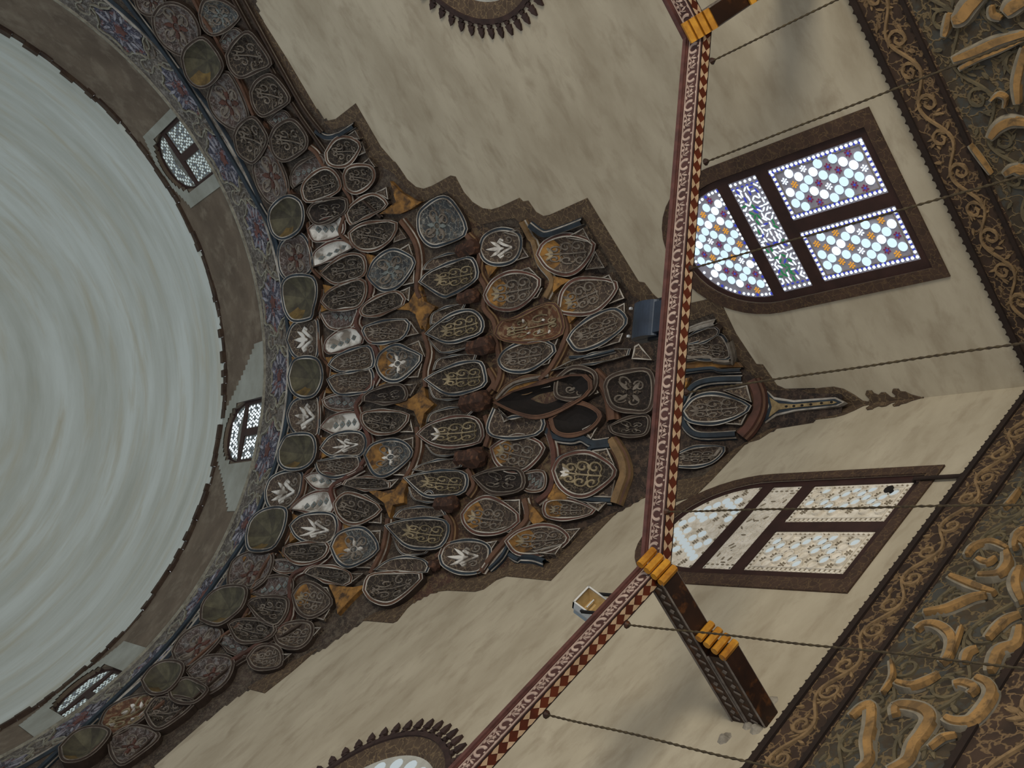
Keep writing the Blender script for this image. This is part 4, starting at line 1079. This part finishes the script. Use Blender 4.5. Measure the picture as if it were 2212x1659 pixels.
for i in range(-4, 12):
    az = 4.5 + i * 11.25; up = i % 2 == 0
    M = cylM(az, 28.55 if up else 28.4); hw, hh = (.68, .62) if up else (.62, .5)
    lob = []
    for k in range(48):
        a = 2 * PI * k / 48; r = 1 + .13 * math.cos(6 * a) + .05 * math.cos(12 * a); lob.append((hw * r * math.cos(a), hh * r * math.sin(a)))
    b = Bag(); b.plate(lob, M, 0, .03, 0); med = b.obj('medallion', M_nav, fr)
    b = Bag(); b.ribbon([(x * 1.12, y * 1.12) for x, y in lob], .05, M, .05, 0, 0, 0, True); b.obj('cloud_outline', M_cld, med)
    b = Bag()
    for k in range(12):
        a = 2 * PI * k / 12 + .26; leaf(b, M, .52 * hw * math.cos(a), .52 * hh * math.sin(a), a + rnd.uniform(-.5, .5), .27 + .1 * (k % 2), .1, .05, 0, .02)
    b.obj('painted_leaves', M_flk, med)
    b = Bag(); b.plate([(.3 * hw * math.cos(t * PI / 5) * (1 if t % 2 else .6), .3 * hh * math.sin(t * PI / 5) * (1 if t % 2 else .6)) for t in range(10)], M, .03, .05); b.obj('rosette', mat('brick_red_rosette', (100, 62, 56), (74, 52, 48), 5), med)
    M = cylM(az + 5.6, 28.5)
    b = Bag(); b.ribbon(crom([(-.42, -.55), (-.22, -.3), (-.34, 0), (-.12, .18), (-.2, .5), (0, .68), (.2, .5), (.12, .18), (.34, 0), (.22, -.3), (.42, -.55)], False, 4), .045, M, .03); b.obj('cloud_line', M_cld, fr)
    b = Bag()
    for k in range(7):
        leaf(b, M, rnd.uniform(-.2, .2), rnd.uniform(-.5, .5), rnd.uniform(0, 6), .22, .07, .03, 0)
    b.obj('painted_sprig', M_grey, fr)

# ================================================================== INSCRIPTION BANDS
M_bnd = mat('dark_carved_stucco', (62, 47, 37), (42, 32, 26), 3, veins=(104, 84, 60), vscale=5.5, vw=.05, bump=.4)
M_fld = mat('inscription_ground', (70, 60, 46), (46, 40, 33), 2.4, c3=(62, 62, 58), s3=4, lo3=.5, hi3=.6, veins=(98, 84, 60), vscale=4.5, vw=.05, bump=.5)
M_vin = mat('carved_vine', (132, 108, 76), (96, 78, 56), 6)
M_lgold = mat('gilded_letter_face', (150, 116, 70), (112, 88, 56), 3.5, c3=(96, 76, 50), s3=6, lo3=.5, hi3=.62, rough=.6)
M_lgrey = mat('grey_letter_edge', (132, 124, 108), (104, 98, 86), 5)
M_saw = mat('dark_toothed_edge', (40, 28, 22), (30, 22, 18), 4)
def vines(M, u0, u1, z0, z1, seed, dense=1.0, h=.045):
    r = random.Random(seed); b = Bag(); zc, hh = (z0 + z1) / 2, (z1 - z0) / 2; per = hh * 2.3 / dense
    n = int((u1 - u0) / per); pts = []
    for i in range(n * 12 + 1):
        u = u0 + per * i / 12; pts.append((u, zc + hh * .55 * math.sin(2 * PI * (u - u0) / per / 2)))
    b.ribbon(pts, .045, M, h)
    for i in range(n):
        uc = u0 + per * (i + .5); sg = 1 if i % 2 == 0 else -1; jit = r.uniform(-.06, .06)
        b.ribbon(spiral(uc + jit, zc - sg * hh * .12, hh * .62, hh * .16, sg * PI / 2, sg * -1.15, 18), [.04 + .02 * (k % 3 == 0) for k in range(19)], M, h * .93)
        for k in range(8):
            a = r.uniform(0, 6.28); leaf(b, M, uc + hh * .55 * math.cos(a), zc + hh * .55 * math.sin(a), a + r.uniform(.6, 2), hh * r.uniform(.3, .6), hh * .17, h * (.6 + .03 * k), 0)
        leaf(b, M, uc + per * .45, zc + sg * hh * .75, r.uniform(0, 3), hh * .45, hh * .22, h * .85, 0)
    return b
b_cnt = []
def band(M, ax, lab, u1, letters):
    root = thing('inscription_band', M(0.06, 7.0, 0.0), lab, 'carved inscription')
    def slab(nm, z0, z1, h, m, u0=.0 if ax else .13):
        b = Bag(); b.box(M(u0, z0, 0.001), M(u1, 0, 0), M(0, z1 - z0, 0), M(0, 0, h)); return b.obj(nm, m, root)
    slab('border_panel', 9.98, 10.72, .10, M_bnd); slab('inscription_panel', 8.42, 9.98, .09, M_fld); slab('lower_border_panel', 7.2, 8.42, .10, M_bnd)
    for z, w in ((10.68, .045), (10.04, .03), (8.42, .04)):
        b = Bag(); u = .02
        b.box(M(0, z - w, .09), M(u1, 0, 0), M(0, 2 * w, 0), M(0, 0, .05))
        while u < u1 - .12:
            b.plate([(u, z + w), (u + .09, z + w), (u + .045, z + w + .05)], M, .05, .12); u += .13
        b.obj('toothed_moulding', M_saw, root)
    Mh = lambda u, v, h: M(u, v, h + .09)
    vines(Mh, .1, u1 - .3, 10.12, 10.58, 3).obj('vine_scroll', M_vin, root)
    vines(Mh, .1, u1 - .3, 9.35, 9.9, 5, 1.1, .03).obj('vine_scroll', mat('carved_vine_dim', (98, 88, 66), (72, 66, 52), 6), root)
    vines(Mh, .3, u1 - .3, 8.6, 9.3, 9, 1.0, .03).obj('vine_scroll', MATS['carved_vine_dim'], root)
    vines(Mh, .1, u1 - .3, 7.4, 8.3, 7, .9).obj('vine_scroll', M_vin, root)
    for zt, pts, w, sh in [l + (0.0,) for l in letters] + [l + (5.3,) for l in letters[:14]]:
        px = crom(tp(zt, pts), False, 4); uv = []
        for p in px:
            X = on_plane(p, ax, .14); uv.append((X.y + sh, X.z) if ax == 0 else (X.x + sh, X.z))
        k = len(uv); ww = [w * (.55 + .45 * math.sin(PI * min(1, max(0, (i + .8) / k)))) for i in range(k)]
        li = .002 * (len(b_cnt) % 9); b_cnt.append(1)
        b = Bag(); b.ribbon(uv, [x * 1.35 for x in ww], Mh, .07 + li, -.02, 1, 1); b.ribbon([(u + .01, v - .035) for u, v in uv], [x * .78 for x in ww], Mh, .1 + li, .04, 0, 0)
        b.obj('letter', [M_lgold, M_lgrey], root)
T['L'] = (1812, 1200, 400 / 1446); T['M'] = (1500, 1100, 712 / 2113); T['U'] = (1850, 0, 362 / 1501); T['Z'] = (1950, 350, 262 / 966); T['Y'] = (1950, 850, 262 / 1087)
band(MB, 1, 'carved band of gilded Arabic letters between vine borders along the left wall', 14, [
    ('L', [(90, 1260), (170, 1190), (240, 1180), (240, 1320), (215, 1450), (220, 1600), (140, 1680)], .17),
    ('L', [(430, 1250), (440, 1180), (540, 1175), (660, 1210), (700, 1280), (640, 1390), (570, 1480), (520, 1600), (380, 1680)], .19),
    ('L', [(1060, 960), (1150, 1000), (1180, 1080), (1120, 1190), (1020, 1290), (900, 1300), (820, 1270)], .17),
    ('L', [(890, 1010), (960, 1000), (1050, 1040), (1010, 1090)], .13), ('L', [(440, 995), (560, 1020), (680, 980), (770, 930)], .12),
    ('L', [(600, 590), (660, 545), (760, 550), (850, 610), (875, 690), (840, 800), (790, 850)], .15),
    ('L', [(660, 450), (820, 420), (920, 380), (1040, 330), (1140, 315)], .14), ('L', [(860, 170), (960, 210), (1080, 260), (1210, 300)], .14),
    ('L', [(1300, -20), (1310, 70), (1240, 150), (1080, 165)], .15), ('L', [(1070, 30), (1150, 60), (1210, 20)], .12),
    ('L', [(1150, 650), (1220, 570), (1300, 500), (1400, 460)], .14), ('L', [(1400, 560), (1370, 690), (1240, 745), (1190, 860), (1170, 910)], .17), ('L', [(970, 840), (1000, 760), (1070, 730)], .12),
    ('M', [(2100, 130), (2060, 180), (2110, 230)], .13), ('M', [(1740, 300), (1790, 240), (1900, 215), (2000, 260)], .12),
    ('M', [(2080, 380), (2050, 480), (2090, 600)], .16), ('Y', [(1087, 1270), (1010, 1310), (990, 1400)], .12), ('Y', [(900, 1040), (960, 980), (1040, 870)], .09),
    ('L', [(700, 1500), (800, 1420), (900, 1400)], .08), ('L', [(950, 560), (900, 700), (850, 830)], .06), ('L', [(400, 830), (410, 950), (330, 1080)], .07)])
band(MA, 0, 'carved band of gilded Arabic letters between vine borders along the right wall', 14, [
    ('U', [(1120, -40), (1010, 60), (930, 160), (860, 190)], .24), ('U', [(820, 130), (800, 250), (780, 330)], .12), ('U', [(860, 540), (1050, 470), (1250, 380), (1500, 310)], .15),
    ('U', [(920, 620), (1100, 520), (1300, 440), (1500, 350)], .09), ('U', [(1190, 1240), (1260, 1150), (1380, 1095), (1520, 1110)], .17), ('U', [(1320, 1560), (1420, 1510), (1520, 1530)], .13),
    ('U', [(1500, 430), (1460, 600), (1430, 760), (1440, 930)], .15), ('U', [(1330, 120), (1400, 60), (1520, 0)], .22), ('U', [(1200, 60), (1210, 140), (1290, 170)], .09), ('U', [(1200, 900), (1260, 850), (1330, 880), (1320, 960)], .06),
    ('Z', [(860, 50), (960, 90), (1000, 120)], .15), ('U', [(1010, 1300), (1100, 1420), (1200, 1560)], .07)])

# ================================================================== OCTAGONAL LAMP BEAM
ZB = 11.4; AP = 8.28; WB_ = .155; HF = .235
M_mar = mat('maroon_beam_paint', (92, 58, 52), (66, 42, 38), 2, (3, 3, 3), rough=.55)
M_mard = mat('maroon_frieze_ground', (74, 46, 42), (60, 38, 34), 3, rough=.6)
M_pink = mat('dusty_pink_scroll', (172, 152, 140), (146, 126, 116), 5)
M_oxb = mat('oxblood_check', (92, 38, 18), (70, 28, 14), 3, rough=.5)
M_crm = mat('cream_kite', (188, 160, 130), (160, 134, 104), 5)
M_blk = mat('black_edge_line', (34, 22, 18))
beam = thing('lamp_beam', (H, H, ZB), 'octagonal wooden beam with pink scrollwork side and red and cream checkered underside, crossing the room', 'beam')
side = 2 * AP * math.tan(PI / 8)
for k in range(8):
    a = PI / 4 * k                       # direction from the room centre to the side
    d = Vector((-math.cos(a), -math.sin(a), 0)); tg = Vector((-d.y, d.x, 0)); C0 = Vector((H, H, 0)) + d * AP
    # F: u along tg, v up, h towards the room centre
    Fm = (lambda C0, tg, d: (lambda u, v, h: C0 + tg * u + Vector((0, 0, ZB + v)) - d * h))(C0, tg, d)
    Um = (lambda C0, tg, d: (lambda u, v, h: C0 + tg * u + d * v + Vector((0, 0, ZB - h))))(C0, tg, d)
    s2 = side / 2; so = (AP + WB_) * math.tan(PI / 8)
    def prism(b, v0, v1, d0, d1, mi=0):
        q = []
        for dd in (d0, d1):
            L = (AP + dd) * math.tan(PI / 8)
            for u in (-L, L):
                for v in (v0, v1): q.append(C0 + tg * u + d * dd + Vector((0, 0, ZB + v)))
        b.add(q, [(0, 2, 3, 1), (4, 5, 7, 6), (0, 1, 5, 4), (2, 6, 7, 3), (1, 3, 7, 5), (0, 4, 6, 2)], mi)
    b = Bag(); prism(b, 0, HF, 0, WB_); seg = b.obj('beam_segment', M_mard, beam)
    b = Bag(); prism(b, HF, HF + .11, -.02, WB_ + .02); prism(b, HF + .02, HF + .08, -.045, -.02)
    for i in range(int(side / .41)):
        pass
    b.obj('top_moulding', M_mar, seg)
    b = Bag()
    for v in (.02, HF - .018): b.box(Fm(-s2, v - .006, 0), tg * side, Vector((0, 0, .012)), -d * .012)
    b.box(Um(-s2, .003, 0), tg * side, d * .012, Vector((0, 0, -.008)), 1); b.box(Um(-so + .02, WB_ - .012, 0), tg * (2 * so - .04), d * .011, Vector((0, 0, -.01)), 1)
    b.obj('edge_line', [M_pink, M_blk], seg)
    if k in (3, 4, 5, 6) : continue       # far side: plain beam behind the camera
    n = 17; st = side / n
    b = Bag(); rr = random.Random(k); vc = .126
    for i in range(n):
        u = -s2 + st * (i + .5)
        # crescent
        P = [(u + .075 * math.cos(t), vc + .082 * math.sin(t)) for t in [PI * .02 + (PI * 2 * .80) * j / 14 - PI * 1.72 for j in range(15)]]
        P = [(u + .062 * math.sin(t), vc + .008 + .078 * math.cos(t)) for t in [-2.35 + 4.7 * j / 14 for j in range(15)]]
        b.ribbon(P, [.018 + .03 * (abs(j - 7) / 7) ** .7 * (1 if 0 < j < 14 else .5) for j in range(15)], Fm, .01)
        disc(b, Fm, u, vc - .075, .014, .014, 0, .01, 0, 6)
        # star flower with leaves half way
        m = u + st / 2
        if m < s2 - .05:
            b.plate([(m + (.034 if j % 2 else .015) * math.cos(j * PI / 5), vc - .01 + (.034 if j % 2 else .015) * math.sin(j * PI / 5)) for j in range(10)], Fm, 0, .01)
            disc(b, Fm, m, vc + .05, .02, .026, 0, .01, 0, 8)
            for sx in (1, -1):
                leaf(b, Fm, m + sx * .04, vc - .06, PI / 2 - sx * .3, .10, .03, .01, 0)
                b.ribbon([(m + sx * .02, vc + .03), (m + sx * .06, vc + .05), (m + sx * .08, vc + .02), (m + sx * .09, vc - .03)], .011, Fm, .01)
                leaf(b, Fm, m + sx * .055, vc + .075, -sx * .2 if sx > 0 else PI + .2, .05, .024, .01, 0)
                leaf(b, Fm, m + sx * .03, vc - .09, -.3 if sx > 0 else PI + .3, .06, .024, .01, 0)
    b.obj('scroll_panel', M_pink, seg)
    b = Bag(); b.box(Um(-s2, .004, -.001), tg * side, d * (WB_ - .01), Vector((0, 0, -.006))); ck = b.obj('check_panel', M_oxb, seg)
    b = Bag(); n = 41; st = side / n
    for i in range(n):
        u = -s2 + st * (i + .5)
        for v, sg in ((.048, 1), (.112, -1)):
            b.plate([(u - st * .32, v - sg * .026), (u + st * .1, v - sg * .03), (u + st * .42, v - sg * .016), (u + st * .06, v + sg * .03)], Um, .004, .011)
    b.obj('cream_kites', M_crm, ck)

# ================================================================== BRACKETS from the walls to the beam corners
M_gilt = mat('gilt_scallops', (206, 150, 52), (150, 96, 30), 4, metal=.3, rough=.35)
M_darkw = mat('smoky_wood', (48, 28, 18), (30, 18, 13), 2.6, c3=(78, 46, 22), s3=5, lo3=.54, hi3=.66, rough=.5)
M_greyp = mat('grey_painted_side', (120, 112, 104), (84, 76, 70), 7)
def bracket(M, lab, uc):
    """u along the wall, h out of the wall, v up"""
    root = thing('wall_bracket', M(uc, 10.95, 0.0), lab, 'bracket', 'gilded brackets carrying the octagonal beam')
    hw = .125
    def arm(nm, h0, h1, z0, z1, par):
        b = Bag(); b.box(M(uc - hw, z0, h0), M(2 * hw, 0, 0), M(0, z1 - z0, 0), M(0, 0, h1 - h0)); o = b.obj(nm, M_darkw, par)
        for sg in (1, -1):
            S = lambda u, v, h, sg=sg: M(uc + sg * (hw + h), v, u)
            b = Bag(); L_ = h1 - h0; c = Vector((0, 0, 0))
            q = [S(h0, z0 + .02, 0), S(h1, z0 + .02, 0), S(h1, z1 - .02, 0), S(h0, z1 - .02, 0)]
            k = int(L_ / .11); P = []
            for i in range(k):
                u = h0 + .06 + i * .11; zc = (z0 + z1) / 2
                b.plate([(u - .035, zc), (u, zc + .04), (u + .035, zc), (u, zc - .04)] if i % 2 else [(u - .03, zc - .04), (u - .01, zc - .045), (u + .04, zc + .035), (u + .02, zc + .045)], S, .0, .012)
            for v in (z0 + .02, z1 - .02): b.ribbon([(h0, v), (h1, v)], .02, S, .016)
            b.obj('painted_side', M_greyp, o)
        return o
    def scallop(nm, h1, z0, z1, par):
        b = Bag()
        for i in range(4):      # gilt rolls stepping down and back under the nose
            zc = z1 - .05 - (z1 - z0 - .05) * i / 3; hh = h1 - .04 - .085 * i
            b.tube([M(uc - hw - .012, zc, hh), M(uc + hw + .012, zc, hh)], .05, 8)
        b.obj('gilt_nose', M_gilt, par)
    up = arm('upper_arm', 0.0, 2.12, 11.25, 11.52, root); lo = arm('lower_arm', 0.0, 1.05, 10.95, 11.25, root)
    scallop('g', 2.44, 11.27, 11.5, root); scallop('g', 1.36, 10.98, 11.25, root)
    b = Bag(); r = random.Random(2)
    for i in range(9):
        u = uc + r.uniform(-.3, .42); z = r.uniform(10.9, 11.45); b.tube([M(u, z, 0), M(u, z, r.uniform(.03, .09))], [.09, .03], 7)
    b.obj('mortar_patch', mat('grey_mortar', (150, 144, 132), (112, 106, 96), 8, bump=.5), root)
bracket(MB, 'carved bracket with gilt scallops between the left wall and the beam corner', 7.14)
bracket(MA, 'gilt scalloped bracket at the top edge, meeting the right wall side beam corner', 7.14)

# ================================================================== CHAINS
M_chn = mat('old_chain', (66, 56, 36), (44, 36, 26), 20, rough=.7)
chains = [((1180, 1543), 'hanging lamp chain nearest the bottom of the photo, right of the round window'),
          ((1354, 1349), 'hanging lamp chain crossing in front of the gilt wall bracket'),
          ((1440, 1105), 'hanging lamp chain crossing the white lattice window of the left wall'),
          ((1482, 848), 'hanging lamp chain passing the pointed pendant and its spike'),
          ((1492, 580), 'hanging lamp chain crossing the glowing stained glass window'),
          ((1524, 350), 'hanging lamp chain just above the dark frame of the stained glass window'),
          ((1538, 132), 'hanging lamp chain nearest the top of the photo')]
for p, lab in chains:
    v = ray(p); X = CAM + v * ((ZB - 1.6) / v.z)
    b = Bag(); z = ZB - .0; i = 0; pts = []; rr = []
    while z > 5.2:
        pts.append((X.x + .006 * math.sin(z * 3), X.y, z)); rr.append(.0155 if i % 2 else .008); z -= .045; i += 1
    b.tube(pts, rr, 6)
    ch = b.obj('lamp_chain', M_chn); tag(ch, lab, 'chain', 'chains hanging from the octagonal beam')
    b = Bag(); b.tube([(X.x, X.y, ZB + .0), (X.x, X.y, ZB - .05)], [.05, .02], 8); b.obj('hook', M_darkw, ch)
# cable conduit on the left wall
b = Bag(); P0, P1 = on_plane((1976, 1034), 1, .07), on_plane((2096, 1027), 1, .07)
P0.y = .07; P1.y = .07; b.tube([P0 + Vector((0, -.05, .04)), P0, P0 + (P1 - P0) * .5, P1], .032, 8); c = b.obj('cable_conduit', M_saw); tag(c, 'short black cable running from the white window corner to the carved band', 'cable')

# ================================================================== FLOODLIGHTS on the beam
M_fb = mat('blue_grey_housing', (44, 54, 68), (34, 40, 50), 3, rough=.45, metal=.3)
M_fk = mat('black_fitting', (20, 20, 22)); M_fs = mat('bright_metal', (196, 200, 204), rough=.3, metal=.6)
M_refl = mat('brass_reflector', (176, 150, 104), (136, 112, 72), 4, rough=.35, metal=.3); M_sil = mat('pale_blue_ballast', (150, 166, 176), (124, 140, 152), 3, rough=.5)
# big one: half-round housing aiming at the vault, near the middle of the corner side of the octagon
dd = Vector((-1, -1, 0)).normalized(); tt = Vector((1, -1, 0)).normalized()
v = ray((1424, 683)); s_ = (H * 2 - AP * 2 ** .5); X = CAM + v * ((s_ - CAM.x - CAM.y) / (v.x + v.y)); X.z = ZB + HF + .11; X += dd * .08
fl = thing('floodlight', X, 'large dark blue grey floodlight standing on the beam before the vault', 'floodlight')
def loc(o, x, y, z): return lambda u, v_, h: o + x * u + y * v_ + z * h
up = Vector((0, 0, 1)); Lq = loc(X, tt, dd, up)
b = Bag(); k = 14; vs = []
for e in (-.235, .235):
    for i in range(k + 1):
        a = PI * i / k; vs.append(Lq(e, -.10 + .20 * (1 - math.sin(a)) * .6 - .05, .33 + .24 * math.cos(a)))
n1 = k + 1
b.add(vs, [(i, i + 1, n1 + i + 1, n1 + i) for i in range(k)] + [tuple(range(n1))[::-1], tuple(range(n1, 2 * n1)), (0, n1, 2 * n1 - 1, k)])
b.box(Lq(-.235, -.02, .09), tt * .47, dd * .14, up * .48)
b.obj('housing', M_fb, fl)
b = Bag(); b.box(Lq(-.2, -.1, .0), tt * .4, dd * .16, up * .13); b.obj('gear_box', M_fb, fl)
b = Bag(); b.box(Lq(-.27, -.02, .0), tt * .03, dd * .05, up * .3); b.box(Lq(.24, -.02, .0), tt * .03, dd * .05, up * .3); b.box(Lq(-.27, -.02, -.0), tt * .54, dd * .05, up * .03); b.obj('yoke', M_fk, fl)
b = Bag(); b.box(Lq(-.22, .0, .575), tt * .44, dd * .14, up * .03)
for e in (-.2, .17): b.box(Lq(e, -.12, .56), tt * .03, dd * .03, up * .04)
b.obj('clips', M_fs, fl)
# small one: square lamp with glass front, on the left wall side
v = ray((1300, 1300)); X = CAM + v * ((H - AP - CAM.y) / v.y); X.z = ZB + HF + .11; X.y -= .08
f2 = thing('floodlight', X, 'small square floodlight with brass reflector behind glass on the left wall side beam', 'floodlight')
nx = Vector((1, 0, 0)); nn = Vector((0, .72, -.69)).normalized(); nv = nn.cross(nx); Lq = loc(X + Vector((-.03, .04, .36)), nx, nv, nn)
b = Bag(); w = .15
for a_, c_ in (((-w, -w), (.02, 2 * w)), ((w - .02, -w), (.02, 2 * w)), ((-w, -w), (2 * w, .02)), ((-w, w - .02), (2 * w, .02))): b.box(Lq(a_[0], a_[1], -.12), nx * c_[0], nv * c_[1], nn * .14)
b.box(Lq(-w, -w, -.13), nx * 2 * w, nv * 2 * w, nn * .015)
b.obj('housing', M_fs, f2)
b = Bag(); q = [Lq(x, y, 0.0) for x, y in ((-.13, -.13), (.13, -.13), (.13, .13), (-.13, .13))] + [Lq(x, y, -.1) for x, y in ((-.06, -.04), (.06, -.04), (.06, .05), (-.06, .05))]
b.add(q, [(0, 1, 5, 4), (1, 2, 6, 5), (2, 3, 7, 6), (3, 0, 4, 7), (4, 5, 6, 7)]); b.obj('reflector', M_refl, f2)
b = Bag(); b.tube([Lq(-.07, .0, -.05), Lq(.07, 0, -.05)], .012, 6); b.obj('lamp_tube', M_fs, f2)
b = Bag(); b.box(Lq(-.12, -.13, -.22), nx * .26, nv * .24, nn * .08); b.obj('ballast_box', M_sil, f2)
b = Bag()
for x in (-w - .02, w): b.box(X + Vector((x - .03, .0, 0)), (.02, 0, 0), (0, .04, 0), (0, 0, .4))
b.box(X + Vector((-w - .05, 0, 0)), (2 * w + .04, 0, 0), (0, .04, 0), (0, 0, .02)); b.obj('yoke', M_fk, f2)
